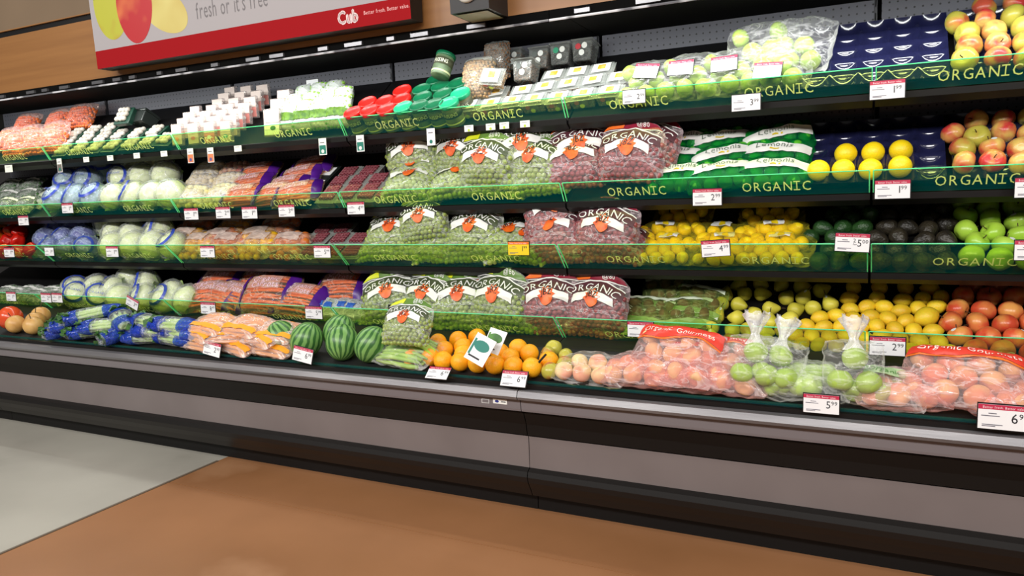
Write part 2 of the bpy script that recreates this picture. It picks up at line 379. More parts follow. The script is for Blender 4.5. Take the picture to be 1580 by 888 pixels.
bface(G(), X0, X1, .082, H, .001).out('white_field', mat('sign white', (165, 160, 162), rough=.8, spec=.1), bn)
bface(G(), X0, X1, 0, .082, .001).out('red_stripe', mat('sign red', (150, 22, 28), rough=.8, spec=.1), bn)
g = G(); bz = 2.50 - 2.54
text(g, "fresh or it's free", .10, lambda x, z: bp(x + (-2.755 + 2.54), z + .142, .0015), sx=.82 * .445 / .445 * .68, centre=False); g.out('grey_words', mat('sign grey', (105, 100, 102)), bn)
g = G(); text(g, 'Cub', .068, lambda x, z: bp(x + (-1.981 + 2.54), z + .022, .0015), sx=.85, centre=False)
for dx, dz in ((.003, 0), (-.003, 0), (0, .003), (0, -.003)): text(g, 'Cub', .068, lambda x, z: bp(x + dx + (-1.981 + 2.54), z + dz + .022, .0015), sx=.85, centre=False)
g.out('shop_name', mat('sign name', (240, 215, 215)), bn)
g = G(); text(g, 'Better fresh. Better value.', .021, lambda x, z: bp(x + (-1.853 + 2.54), z + .042, .0015), sx=.86, centre=False); g.out('slogan', mat('sign slogan', (235, 170, 170)), bn)
def picfruit(name, cx, cz, rx, rz, m, d, rot=0, taper=0):
    g = G(); v = []
    for k in range(40):
        t = 2 * math.pi * k / 40; x = rx * math.cos(t) * (1 - taper * math.sin(t)); z = rz * math.sin(t); x, z = x * math.cos(rot) - z * math.sin(rot), x * math.sin(rot) + z * math.cos(rot)
        xx = max(X0 + .001, cx + x); v.append(bp(xx, max(.083, min(H, cz + z)), d))
    g.add(v, [tuple(range(40))]); return g.out(name, m, bn)
gy = mat('printed yellow green', (176, 176, 56), (170, 80, 45), scale=5, lo=.56, hi=.75, coord='Object', rough=.4)
ry = mat('printed red', (176, 34, 40), (205, 110, 60), scale=6, lo=.58, hi=.78, rough=.4)
picfruit('printed_pear', X0 + .15, .29, .12, .17, gy, .0014)
picfruit('printed_apple', X0 + .33, .44, .13, .13, mat('printed orange red', (200, 80, 55), (215, 160, 80), scale=5, rough=.4), .0016)
picfruit('printed_pear', X0 + .50, .21, .16, .09, mat('printed pale green', (206, 196, 120), (190, 170, 90), scale=5, rough=.4), .0015, rot=-.5)
picfruit('printed_apple', X0 + .31, .24, .12, .155, ry, .0018, taper=-.12)
g = G(); g.tube([bp(X0 + .025, .33, .002), bp(X0 + .035, .318, .002), bp(X0 + .055, .318, .002)], .003, 6); g.out('printed_stem', M_STEM, bn)

# emergency light box with a white dome on the wall
o = empty('emergency_light'); o.location = (-1.35, 2.45, 1.782); tag(o, 'black wall lamp box with white dome on the wood panel, right of sign', 'lamp')
bx = G().add([(-.083, 0, .004), (.075, 0, .004), (.075, .149, 0), (-.083, .149, 0), (-.083, -.01, .26), (.075, -.01, .26), (.075, .149, .26), (-.083, .149, .26)], [(0, 3, 2, 1), (0, 1, 5, 4), (1, 2, 6, 5), (2, 3, 7, 6), (3, 0, 4, 7), (4, 5, 6, 7)]).out('housing', mat('lamp housing', (26, 24, 26), rough=.5), o)
G().add([(-.07, .012, -.0005), (.062, .012, -.0005), (.062, .137, -.0045), (-.07, .137, -.0045)], [(0, 3, 2, 1)]).out('diffuser', mat('cream diffuser', (150, 145, 120), rough=.5), o)
v, f = param(20, 12, lambda p, t: (.045 * math.sin(p) * math.cos(t) - .01, -.006 + .028 * math.sin(p) * math.sin(t), .082 + .05 * math.cos(p))); mk('dome', v, f, M_PAPER, True, o)

# ------------------------------------------------------------------ price tags
TAGS = {}
def price_proto(dol, cts, style='red', w=.098, h=.056, multi=None):
    k = (dol, cts, style, w, h, multi)
    if k in TAGS: return TAGS[k]
    r = empty('price_tag'); PROTOS.append(r)
    base = {'red': M_WHITE, 'plain': M_WHITE, 'yellow': M_YELT, 'back': M_BLK2}[style]
    G().box(-w / 2, w / 2, -.0008, .0008, -h / 2, h / 2).out('card', base, r)
    G().box(-w / 2 - .002, w / 2 + .003, .0009, .003, -h / 2 - .002, h / 2 + .003).out('holder', M_BLK, r)
    F = lambda x, y: Vector((x, -.0014, y))
    if style in ('red', 'yellow'):
        G().box(-w / 2, w / 2, -.0011, -.0009, h / 2 - h * .2, h / 2).out('header', M_RED if style == 'red' else mat('sale orange', (225, 110, 30)), r)
        g = G(); text(g, 'Better fresh. Better value.', w * .082, lambda x, y: Vector((x, -.0015, y + h / 2 - h * .155)), sx=.85); g.out('slogan', mat('tag pale', (245, 220, 225)), r)
    if style != 'back':
        g = G()
        if multi: text(g, multi, h * .3, lambda x, y: F(x + w * .02, y + h * .02), centre=False); text(g, 'for', h * .16, lambda x, y: F(x + w * .02, y - h * .14), centre=False); ox = w * .14
        else: ox = w * .13
        wd = text(g, dol, h * .56, lambda x, y: F(x + ox, y - h * .2), centre=False, sx=.9); text(g, cts, h * .3, lambda x, y: F(x + ox + wd, y - h * .02), centre=False)
        g.out('price', M_INK, r)
        g = G()
        for (a, b, z) in ((-.30, -.14, .12), (-.44, -.08, .02), (-.42, -.02, -.34), (-.42, -.16, -.40)): g.box(w * a, w * b, -.0012, -.0009, h * z, h * (z + .035))
        g.out('printed_lines', mat('tag print', (110, 108, 120)), r)
    TAGS[k] = r; return r
YT = {1: 2.694, 2: 2.654, 3: 2.585, 4: 2.545, 5: 2.222}
POS = ['top shelf', 'second shelf', 'third shelf', 'fourth shelf', 'bottom well']
def ptag(L, px, py, dol, cts, label, style='red', roll=0, scale=1, tilt=0, multi=None, Y=None, yaw=0):
    p = at_y(px, py, Y or YT[L]); mw = Matrix.Translation(p) @ Matrix.Rotation(R(yaw), 4, 'Z') @ Matrix.Rotation(R(tilt), 4, 'X') @ Matrix.Rotation(R(roll), 4, 'Y') @ Matrix.Scale(scale, 4)
    return put(price_proto(dol, cts, style, multi=multi), mw, label, 'price tag', 'price tags on the shelf edges')
for a in (
    (1, 1369, 138, '1', '99', 'price tag reading 1.99 below the empty trays on top shelf edge'),
    (1, 1151, 158, '3', '99', 'plain white price tag reading 3.99 below bagged green fruit', 'plain', 0, .95),
    (1, 978, 149, '2', '99', 'plain white card left of the green fruit, covering the O of organic', 'plain', 0, .85),
    (2, 1091, 304, '2', '99', 'price tag reading 2.99 under the netted limes'),
    (2, 1377, 292, '1', '99', 'price tag reading 1.99 under the loose lemons on second shelf'),
    (2, 1597, 289, '1', '99', 'price tag cut by right edge under second shelf apples'),
    (2, 549, 321, '4', '99', 'price tag reading 4.99 under the dark red berry boxes', 'red', 0, .92),
    (2, 442, 325, '3', '49', 'price tag under the upper carrot bags, second from right there', 'red', 0, .95),
    (2, 385, 328, '1', '99', 'price tag under the upper carrot bags, left of the 3.49 one', 'red', 0, .97),
    (2, 344, 328, '2', '49', 'price tag under white root bags, reading 2.49', 'red', 0, .95),
    (2, 295, 330, '1', '99', 'price tag under white root bags, leftmost of that run', 'red', 0, .97),
    (2, 104, 321, '1', '49', 'price tag at left under the blue-ringed cauliflowers, second shelf', 'red', 0, .95),
    (2, 36, 340, '1', '99', 'price tag at far left hanging under the second shelf', 'red', 0, .95),
    (3, 1104, 383, '4', '99', 'price tag reading 4.99 tilted in front of netted lemons', 'red', -4, .95),
    (3, 1315, 374, '5', '00', 'price tag reading 2 for 5.00 in front of the avocados', 'red', 3, 1, 0, '2'),
    (3, 1597, 386, '1', '99', 'price tag cut by right edge beside green apples', 'red', 0, 1),
    (3, 800, 383, '1', '99', 'yellow sale tag reading 1.99 between green and red grapes', 'yellow', 0, .9),
    (3, 497, 388, '5', '99', 'price tag reading 5.99 in front of third shelf dark red boxes', 'red', 0, .92),
    (3, 320, 388, '1', '99', 'price tag in front of yellow and orange vegetable bags, third shelf', 'red', 0, .95),
    (3, 173, 388, '1', '49', 'price tag in front of bare white cauliflowers, third shelf', 'red', 0, .95),
    (3, 76, 388, '1', '99', 'plain white tag in front of blue wrapped heads, third shelf', 'plain', 0, .8),
    (3, 14, 389, '1', '99', 'price tag in front of the red peppers at far left', 'red', 0, .95),
    (4, 988, 508, '2', '99', 'price tag reading 2.99 in front of the kiwi bags', 'red', 0, .95),
    (4, 1369, 534, '2', '99', 'price tag reading 2.99 in front of lower loose lemons'),
    (4, 614, 481, '', '', 'black tag holder turned away in front of lower green grapes', 'back', 0, .95),
    (4, 484, 482, '5', '99', 'price tag reading 5.99 right of the biggest carrot bag', 'red', 0, .95),
    (4, 321, 475, '8', '49', 'price tag in front of the lower left carrot bag', 'red', 0, .97),
    (4, 204, 467, '3', '49', 'tilted price tag in front of lower blue-ringed cauliflowers', 'red', 22, .9),
    (4, 88, 459, '1', '99', 'right one of two adjoining price tags in front of lower greens', 'red', 0, .9),
    (4, 71, 459, '2', '49', 'left one of two adjoining price tags in front of lower greens', 'red', 0, .9),
    (4, 17, 457, '1', '99', 'price tag at far left in front of lower greens', 'red', 0, .9),
    (5, 1267, 623, '5', '99', 'price tag reading 5.99 on lip beside bagged green apples', 'red', 0, .95),
    (5, 1549, 644, '6', '99', 'large price tag reading 6.99 at the right end of lip', 'red', 0, 1.15, 0, None, 2.205),
    (5, 793, 584, '6', '99', 'price tag on the lip right below the loose oranges', 'red', 0, .95, -30),
    (5, 676, 575, '6', '99', 'price tag lying back on lip at left of the oranges', 'red', 0, .9, -50),
    (5, 467, 547, '6', '99', 'price tag on the lip in front of the watermelons', 'red', 8, 1, -10),
    (5, 327, 538, '2', '99', 'price tag on the lip in front of bagged orange carrots', 'red', 8, 1, -10)):
    ptag(*a)
# small hanging shelf talkers under the top shelf
def talker(w, h, c1, c2, name):
    r = empty(name); PROTOS.append(r)
    G().box(-w / 2, w / 2, -.0006, .0006, -h / 2, h / 2).out('card', M_WHITE, r)
    if c1: G().box(-w / 2 + .003, w / 2 - .003, -.0012, -.0007, -h / 2 + .004, h * .08).out('printed_field', c1, r)
    if c2:
        g = G(); g.disc(min(w, h) * .2, 12, Matrix.Translation((0, -.0015, -h * .28)) @ Matrix.Rotation(R(90), 4, 'X')); g.out('printed_dot', c2, r)
    g = G(); g.box(-w * .3, w * .25, -.0014, -.0012, h * .22, h * .27); g.out('printed_lines', mat('tag print', (110, 108, 120)), r)
    return r
TK = {'teal': talker(.036, .062, M_TEAL, M_PAPER, 'shelf_tag'), 'orange': talker(.05, .085, M_ORTAG, M_PURT, 'shelf_tag'), 'small': talker(.048, .028, None, None, 'shelf_tag'), 'lime': talker(.042, .026, None, mat('lime dot', (180, 205, 60)), 'shelf_tag'), 'tealtop': talker(.04, .07, None, M_TEAL, 'shelf_tag'), 'tall': talker(.05, .09, M_GREYP, M_TEAL, 'shelf_tag')}
for k, px, py, s, lb in (('teal', 498, 226, 1.2, 'teal and white shelf tag hanging below the white salad bags'), ('teal', 556, 221, 1.15, 'teal and white shelf tag hanging below the red jar lids'), ('tealtop', 665, 211, 1, 'white shelf tag with teal mark hanging below green jar lids'),
    ('orange', 294, 240, .85, 'orange and violet shelf tag at left below pink packs'), ('orange', 325, 239, .85, 'orange and violet shelf tag at right below pink packs'), ('tall', 92, 255, .85, 'tall white and green shelf tag below the top shelf far left'),
    ('small', 13.5, 260, 1.5, 'white shelf tag at left edge below bags of orange carrots'), ('small', 133, 246, 1, 'small white shelf tag below mushroom trays, leftmost of four'), ('small', 170, 243.6, 1, 'small white shelf tag below mushroom trays, second of four'), ('small', 211, 240, 1, 'small white shelf tag below mushroom trays, third of four'), ('small', 253, 237, 1, 'small white shelf tag below mushroom trays, rightmost of four'),
    ('small', 367, 229, 1, 'small white shelf tag right of the orange and violet pair'), ('lime', 723.5, 198, 1, 'small lime dotted shelf tag below nuts, leftmost of four'), ('lime', 757, 195.5, 1, 'small lime dotted shelf tag below nuts, second of four'), ('lime', 778, 193.5, 1, 'small lime dotted shelf tag below nuts, third of four'), ('lime', 810, 191, 1, 'small lime dotted shelf tag below nuts, rightmost of four')):
    put(TK[k], Matrix.Translation(at_y(px, py, 2.728)) @ Matrix.Scale(s, 4), lb, 'shelf tag', 'small tags under the top shelf')
put(TK['small'], Matrix.Translation(at_y(907, 536, 2.655)), 'small white shelf tag below the lower red grapes', 'shelf tag')
# black divider rod at the joint of the cases
o = G().tube([(0, 0, 0), (.035, .03, .055), (.065, .06, .095)], .004, 8).out('divider_rod', M_BLK, None, True); o.location = at_y(806, 592, 2.245); tag(o, 'thin black divider rod leaning over the lip right of the oranges', 'divider')
# ------------------------------------------------------------------ fruit meshes (radius about 1, scaled by the proto)
def sgn(x): return 1 if x > 0 else -1
def f_apple(k):
    def fn(p, t):
        s, c = math.sin(p), math.cos(p); rr = s * (1 + .10 * c) * (1 + .025 * math.cos(5 * t + k)); z = .9 * c - sgn(c) * .30 * math.exp(-(s / .30) ** 2) * (1 if c > 0 else .6)
        return (rr * math.cos(t), rr * math.sin(t) * 1.0, z)
    return fn
def f_round(k):
    def fn(p, t):
        s, c = math.sin(p), math.cos(p); z = .96 * c - (.05 * math.exp(-(s / .12) ** 2) if c > 0 else 0); return (s * math.cos(t), s * math.sin(t), z)
    return fn
def f_lemon(k):
    def fn(p, t):
        s, c = math.sin(p), math.cos(p); z = 1.10 * c + sgn(c) * .17 * math.exp(-(s / .24) ** 2); return (.95 * s * math.cos(t), .95 * s * math.sin(t), z)
    return fn
def f_pear(k):
    def fn(p, t):
        s, c = math.sin(p), math.cos(p); q = max(0, c); rr = s * (1 - .42 * q ** .9 * (1 + .2 * q)); z = c * (1.42 if c > 0 else .92) - (.12 * math.exp(-(s / .18) ** 2) * sgn(c)); return (rr * math.cos(t), rr * math.sin(t), z - .2)
    return fn
def f_avo(k):
    def fn(p, t):
        s, c = math.sin(p), math.cos(p); q = max(0, c); rr = s * (1 - .27 * q); z = c * (1.35 if c > 0 else .95); n = 1 + .035 * noise.noise(Vector((rr * math.cos(t) * 5 + k, rr * math.sin(t) * 5, z * 5))); return (rr * math.cos(t) * n, rr * math.sin(t) * n, (z - .15) * n)
    return fn
def f_mel(k):
    def fn(p, t):
        s, c = math.sin(p), math.cos(p); return (s * math.cos(t), s * math.sin(t), 1.12 * c)
    return fn
def f_kiwi(k):
    def fn(p, t):
        s, c = math.sin(p), math.cos(p); return (.85 * s * math.cos(t), .8 * s * math.sin(t), 1.12 * c)
    return fn
def f_pepper(k):
    def fn(p, t):
        s, c = math.sin(p), math.cos(p); rr = s ** .7 * (1 + .14 * math.cos(4 * t)) * (.85 + .15 * c); return (rr * math.cos(t), rr * math.sin(t), 1.05 * c - .25 * sgn(c) * math.exp(-(s / .4) ** 2))
    return fn
def f_potato(k):
    def fn(p, t):
        s, c = math.sin(p), math.cos(p); v = Vector((.8 * s * math.cos(t), .75 * s * math.sin(t), 1.25 * c)); return v * (1 + .12 * noise.noise(v * 1.5 + Vector((k, 0, 0))))
    return fn
m_lemon = mat('lemon peel', (255, 226, 30), (248, 212, 20), rough=.38, scale=14, bump=.25, bscale=260, rnd=.10, sub=.15)
m_lemonb = mat('lemon peel matte', (248, 214, 48), (234, 190, 42), rough=.42, scale=14, bump=.25, bscale=260, rnd=.14, sub=.15)
m_orange = mat('orange peel', (255, 166, 14), (252, 180, 28), rough=.38, scale=9, bump=.35, bscale=240, rnd=.06, sub=.15)
m_lime = mat('lime peel', (62, 168, 40), (96, 190, 50), rough=.38, scale=12, bump=.2, bscale=240, rnd=.12)
m_gapple = mat('green apple skin', (150, 196, 48), (176, 212, 78), rough=.28, scale=10, rnd=.10, detail=3)
m_gapple2 = mat('bagged green apple skin', (160, 190, 78), (180, 206, 104), rough=.3, scale=10, rnd=.08)
m_rapple = mat('blushed apple skin', (206, 62, 60), (226, 190, 100), rough=.28, scale=11, rnd=.08, detail=3, lo=.40, hi=.62, stretch=(1.6, 1.6, .8))
m_yapple = mat('yellow blushed apple skin', (186, 178, 72), (196, 84, 62), rough=.28, scale=9, rnd=.08, detail=3, lo=.50, hi=.66, stretch=(1.4, 1.4, .8))
m_oapple = mat('orange red apple skin', (214, 80, 52), (230, 160, 84), rough=.28, scale=10, rnd=.10, detail=3, lo=.42, hi=.66, stretch=(1.5, 1.5, .8))
m_pear = mat('pear skin', (224, 212, 76), (198, 190, 58), rough=.42, scale=13, c3=(170, 120, 50), rnd=.12, detail=5, lo=.4, hi=.62)
m_avog = mat('green avocado skin', (42, 82, 34), (26, 56, 26), rough=.42, scale=22, bump=.9, bscale=95, rnd=.2)
m_avob = mat('dark avocado skin', (52, 46, 34), (34, 30, 24), rough=.42, scale=22, bump=1, bscale=95, rnd=.2)
m_kiwi = mat('kiwi skin', (126, 88, 58), (104, 72, 46), rough=.8, scale=30, rnd=.1)
m_onion = mat('onion skin', (216, 172, 104), (190, 140, 76), rough=.4, scale=10, stretch=(3, 3, .4), rnd=.06)
m_tomato = mat('tomato skin', (216, 82, 40), (200, 62, 32), rough=.22, scale=4)
m_pepr = mat('red pepper skin', (212, 30, 18), (190, 20, 14), rough=.2, scale=4)
m_pepo = mat('orange pepper skin', (238, 120, 20), (228, 100, 16), rough=.2, scale=4)
m_peach = mat('pale peach skin', (236, 208, 150), (228, 156, 124), rough=.5, scale=13, rnd=.06, lo=.45, hi=.65)
m_green = mat('leaf green', (72, 130, 42), (44, 96, 30), rough=.45, scale=20)
def melon_mat():
    m = mat('watermelon rind', (120, 170, 84), rough=.35); N = m.node_tree.nodes; L = m.node_tree.links
    tc = N.new('ShaderNodeTexCoord'); n = N.new('ShaderNodeTexNoise'); n.inputs['Scale'].default_value = 14; L.new(tc.outputs['Object'], n.inputs['Vector'])
    sp = N.new('ShaderNodeSeparateXYZ'); L.new(tc.outputs['Object'], sp.inputs[0]); at = N.new('ShaderNodeMath'); at.operation = 'ARCTAN2'; L.new(sp.outputs[0], at.inputs[0]); L.new(sp.outputs[1], at.inputs[1])
    mu = N.new('ShaderNodeMath'); mu.operation = 'MULTIPLY'; mu.inputs[1].default_value = 15; L.new(at.outputs[0], mu.inputs[0])
    m2 = N.new('ShaderNodeMath'); m2.operation = 'MULTIPLY_ADD'; m2.inputs[1].default_value = 6; L.new(n.outputs['Fac'], m2.inputs[0]); L.new(mu.outputs[0], m2.inputs[2])
    si = N.new('ShaderNodeMath'); si.operation = 'SINE'; L.new(m2.outputs[0], si.inputs[0])
    r = N.new('ShaderNodeValToRGB'); r.color_ramp.elements[0].position = .30; r.color_ramp.elements[0].color = lin((52, 100, 46)); r.color_ramp.elements[1].position = .62; r.color_ramp.elements[1].color = lin((118, 164, 88))
    mr = N.new('ShaderNodeMapRange'); mr.inputs[1].default_value = -1; mr.inputs[2].default_value = 1; L.new(si.outputs[0], mr.inputs[0]); L.new(mr.outputs[0], r.inputs[0]); L.new(r.outputs[0], N['Principled BSDF'].inputs['Base Color']); return m
m_melon = melon_mat()
#        shape, material, radius, stem, resolution
FR = {'apple_red': ('apple', f_apple, m_rapple, .037, 1), 'apple_yellow': ('apple', f_apple, m_yapple, .039, 1), 'apple_orange': ('apple', f_apple, m_oapple, .037, 1),
      'apple_green': ('apple', f_apple, m_gapple, .037, 1), 'apple_greenb': ('apple', f_apple, m_gapple2, .036, 1), 'lemon_big': ('lemon', f_round, m_lemon, .0365, 0), 'lemon': ('lemon', f_lemon, m_lemonb, .0275, 0), 'lemon_net': ('lemon', f_lemon, m_lemon, .026, 0),
      'orange': ('orange', f_round, m_orange, .038, 0), 'pear': ('pear', f_pear, m_pear, .029, 1), 'avocado_green': ('avocado', f_avo, m_avog, .031, 0), 'avocado_dark': ('avocado', f_avo, m_avob, .031, 0),
      'lime': ('lime', f_lemon, m_lime, .026, 0), 'kiwi': ('kiwi', f_kiwi, m_kiwi, .027, 0), 'onion': ('onion', f_round, m_onion, .035, 1), 'tomato': ('tomato', f_round, m_tomato, .05, 0), 'peach': ('peach', f_apple, m_peach, .034, 0),
      'pepper_red': ('bell_pepper', f_pepper, m_pepr, .04, 1), 'pepper_orange': ('bell_pepper', f_pepper, m_pepo, .04, 1), 'watermelon': ('watermelon', f_mel, m_melon, .082, 0), 'potato': ('potato', f_potato, mat('potato skin', (206, 176, 128), (186, 150, 104), rough=.6, scale=16), .03, 0)}
FP = {}
def fruit_proto(kind, k=0, sticker=False, stem=True):
    key = (kind, k, sticker, stem)
    if key in FP: return FP[key]
    nm, fn, m, r, st = FR[kind]; hi = r > .03
    v, f = param(20 if hi else 16, 12 if hi else 10, fn(k * 1.7)); me = mk(nm, [Vector(p) * r for p in v], f, m)
    if st and stem:
        top = {'pear': 1.08, 'bell_pepper': .8, 'apple': .55, 'onion': .9}.get(nm, .6) * r
        if nm == 'bell_pepper': g = G().tube([(0, 0, top - .006), (.002, 0, top + .012), (.006, 0, top + .022)], [.007, .005, .006], 6); g.out('stem', m_green, me, True)
        else: g = G().tube([(0, 0, top), (.001, .001, top + .012), (.003, .002, top + .019)], .0016, 5); g.out('stem', M_STEM, me, True)
    if sticker:
        pts = [];
        a = Vector((0, -.62, .78)).normalized(); A = a.orthogonal().normalized(); B = a.cross(A)
        ring = [a + (A * math.cos(t) + B * math.sin(t)) * .22 for t in [2 * math.pi * q / 12 for q in range(12)]]
        ring = [p.normalized() for p in ring]; rad = []
        fx = fn(k * 1.7)
        def surf(d):
            ph = math.acos(max(-1, min(1, d[2]))); th = math.atan2(d[1], d[0]); q = Vector(fx(ph, th)); return q * r + d * .0008
        mk('sticker', [surf(a)] + [surf(p) for p in ring], [(0, 1 + q, 1 + (q + 1) % 12) for q in range(12)], M_STICK, True, me)
    FP[key] = me; PROTOS.append(me); return me

QUEUE = []       # loose round fruit, settled together level by level
def pile(kind, desc, cat, L, rows, where, group, rs=1, stickers=0, spread=None, up=None, lift=0):
    n = len(rows)
    for i, row in enumerate(rows):
        row = sorted(row)
        for j, q in enumerate(row):
            kk = kind[(i * 3 + j * 5) % len(kind)] if isinstance(kind, (list, tuple)) else kind
            if len(q) > 2 and isinstance(q[2], str): kk = q[2]
            r = FR[kk][3] * rs * (q[3] if len(q) > 3 else 1)
            p = on_deck(L, q[0], q[1], r + lift); p = keep_in(L, p, r)
            QUEUE.append(dict(L=L, p=p, r=r, kind=kk, rs=rs * (q[3] if len(q) > 3 else 1), label=f"{desc}, {colname(j, len(row))} {rowname(i, n)} {where}", cat=cat, group=group, st=stickers, up=up))
def settle():
    rg = random.Random(5)
    for L in (1, 2, 3, 4, 5):
        it = [q for q in QUEUE if q['L'] == L]; X, T, Nn = basis(L)
        for step in range(60):
            mv = False
            for a in range(len(it)):
                for b in range(a + 1, len(it)):
                    A, B = it[a], it[b]; d = B['p'] - A['p']
                    need = (A['r'] + B['r']) * 1.01
                    if abs(d[0]) > need: continue
                    l = d.length
                    if l < need:
                        dd = X * d[0] + T * d.dot(T); dd = dd.normalized() if dd.length > 1e-5 else X.copy()
                        s = (need - l) * .5; A['p'] -= dd * s; B['p'] += dd * s; mv = True
            for q in it:
                q['p'] = keep_in(L, q['p'], q['r'])
                if q['p'][1] > 3.125 - q['r']: q['p'] -= T * ((q['p'][1] - 3.125 + q['r']) / T[1])
            if not mv: break
        for n, q in enumerate(it):
            st = q['st'] and rg.random() < q['st']; k = rg.randrange(3)
            pr = fruit_proto(q['kind'], k, bool(st))
            if q['up'] == 'up' or st: e = Euler((rg.uniform(-.6, .5), rg.uniform(-.5, .5), rg.uniform(-.6, .6) if st else rg.uniform(0, 6))).to_matrix().to_4x4()
            elif q['up'] == 'side': e = Matrix.Rotation(rg.uniform(0, 6.28), 4, Nn) @ Matrix.Rotation(R(90 + rg.uniform(-15, 15)), 4, 'Y')
            else: e = Euler((rg.uniform(0, 6.28), rg.uniform(0, 6.28), rg.uniform(0, 6.28))).to_matrix().to_4x4()
            put(pr, Matrix.Translation(q['p']) @ e @ Matrix.Scale(q['rs'], 4), q['label'], q['cat'], q['group'])

# ------------------------------------------------------------------ bags
class Pillow:
    """lies flat in xy (y towards the top edge), front face is +z"""
    def __init__(s, w, h, t, seed=0, kind='bag', wr=.004, sag=.6):
        s.w, s.h, s.t, s.seed, s.kind, s.wr, s.sag = w, h, t, seed, kind, wr, sag
    def th(s, u, v):
        e = max(0, 1 - abs(u) ** 3.2) ** .6; g = max(0, 1 - abs(v) ** 3.6) ** .6
        if s.kind == 'pouch':
            q = min(1, max(0, (v - .0) / .85)); g *= 1 - .86 * q * q * (3 - 2 * q)
        return s.t / 2 * e * g
    def mid(s, x, y):
        return -s.sag * .25 * s.t * ((2 * x / s.w) ** 2) - .1 * s.t * (2 * y / s.h) ** 2 + s.wr * 1.2 * noise.noise(Vector((x * 14 + s.seed * 3, y * 14, s.seed)))
    def z(s, x, y, side=1):
        u = 2 * x / s.w; v = 2 * y / s.h
        w = s.wr * (noise.noise(Vector((x * 30, y * 42, s.seed * 2 + side))) + .5 * noise.noise(Vector((x * 70, y * 90, s.seed + 9 * side))))
        return s.mid(x, y) + side * (s.th(u, v) + .0012) + w * min(1, s.th(u, v) / (s.t * .2) + .15) * side
    def outline(s, u, v):
        """rounds the corners and wavers the seams"""
        x = u * s.w / 2; y = v * s.h / 2; k = .07 if s.kind != 'pouch' else .05
        x *= 1 - k * abs(v) ** 4 - (.16 * max(0, v) ** 2.5 if s.kind == 'pouch' else 0); y *= 1 - (k if not (s.kind == 'pouch' and v > 0) else -.02 + .16 * abs(u) ** 2.5) * abs(u) ** 2.5 if not (s.kind == 'pouch' and v > 0) else 1 - .26 * abs(u) ** 2.4 * max(0, v)
        x += .006 * noise.noise(Vector((u * 2, v * 4, s.seed + 5))); y += .006 * noise.noise(Vector((u * 4, v * 2, s.seed + 7)))
        return x, y
    def film(s, name, m, parent, nu=18, nv=18):
        v = []; f = []
        for sd in (1, -1):
            k = len(v)
            for j in range(nv + 1):
                for i in range(nu + 1):
                    u = -1 + 2 * i / nu; w = -1 + 2 * j / nv; x, y = s.outline(u, w); v.append((x, y, s.mid(x, y) + sd * (s.th(u, w) + .0012) + (s.z(x, y, sd) - s.mid(x, y) - sd * (s.th(2 * x / s.w, 2 * y / s.h) + .0012))))
            for j in range(nv):
                for i in range(nu):
                    a = k + j * (nu + 1) + i; q = (a, a + 1, a + nu + 2, a + nu + 1); f.append(q if sd > 0 else q[::-1])
        return mk(name, v, f, m, True, parent)
    def patch(s, name, m, parent, u0, u1, v0, v1, off=.004, nu=16, nv=6, arc=0, side=1, warp=None):
        """printed area following the bag front; arc bends it upward in the middle"""
        v = []; f = []
        for j in range(nv + 1):
            for i in range(nu + 1):
                u = u0 + (u1 - u0) * i / nu; w = v0 + (v1 - v0) * j / nv + arc * (1 - ((u - (u0 + u1) / 2) / ((u1 - u0) / 2)) ** 2)
                if warp: u, w = warp(u, w)
                v.append(s.on(u, w, off, side))
        for j in range(nv):
            for i in range(nu):
                a = j * (nu + 1) + i; q = (a, a + 1, a + nu + 2, a + nu + 1); f.append(q if side > 0 else q[::-1])
        return mk(name, v, f, m, True, parent)
    def on(s, u, v, off=.002, side=1):
        x, y = s.outline(u, v)
        return Vector((x, y, s.z(x, y, side) + side * off))
    def text(s, g, st, u, v, size, arc=0, rad=None, off=.003, sx=1, rot=0):
        cr, sr = math.cos(rot), math.sin(rot)
        if rad is None: fn = lambda x, y: s.on(u + (x * cr - y * sr) / (s.w / 2), v + (x * sr + y * cr) / (s.h / 2), off)
        else:
            def fn(x, y):
                a = x / rad; rr = rad + y; return s.on(u + rr * math.sin(a) / (s.w / 2), v + (rr * math.cos(a) - rad) / (s.h / 2), off)
        text(g, st, size, fn, sx=sx)
    def balls(s, name, m, parent, r, v0=-.9, v1=.4, jit=.25, seed=0, stretch=1.0, layers=1):
        rg = random.Random(s.seed + seed); g = G(); d = r * 1.85; ny = int((v1 - v0) * s.h / 2 / (d * .88)); nx = int(s.w * .93 / d)
        for j in range(ny + 1):
            for i in range(nx + 1):
                x = -s.w * .465 + d * (i + .5 * (j % 2)) + rg.uniform(-jit, jit) * r; y = v0 * s.h / 2 + d * .88 * j + rg.uniform(-jit, jit) * r
                u, v = 2 * x / s.w, 2 * y / s.h
                if abs(u) > .95 or abs(v) > .97: continue
                th = s.th(u, v); rr = min(r, th * .98)
                if rr < r * .45: continue
                mz = s.mid(x, y); lv = [mz + th - rr] + ([mz - th + rr] if th > r * 1.2 else [])
                for z in lv:
                    T = Matrix.Translation((x, y, z)) @ Euler((rg.uniform(0, 3), rg.uniform(0, 3), 0)).to_matrix().to_4x4() @ Matrix.Diagonal((rr, rr, rr * stretch, 1)); g.add(ICO[0], ICO[1], T)
        return g.out(name, m, parent, True)
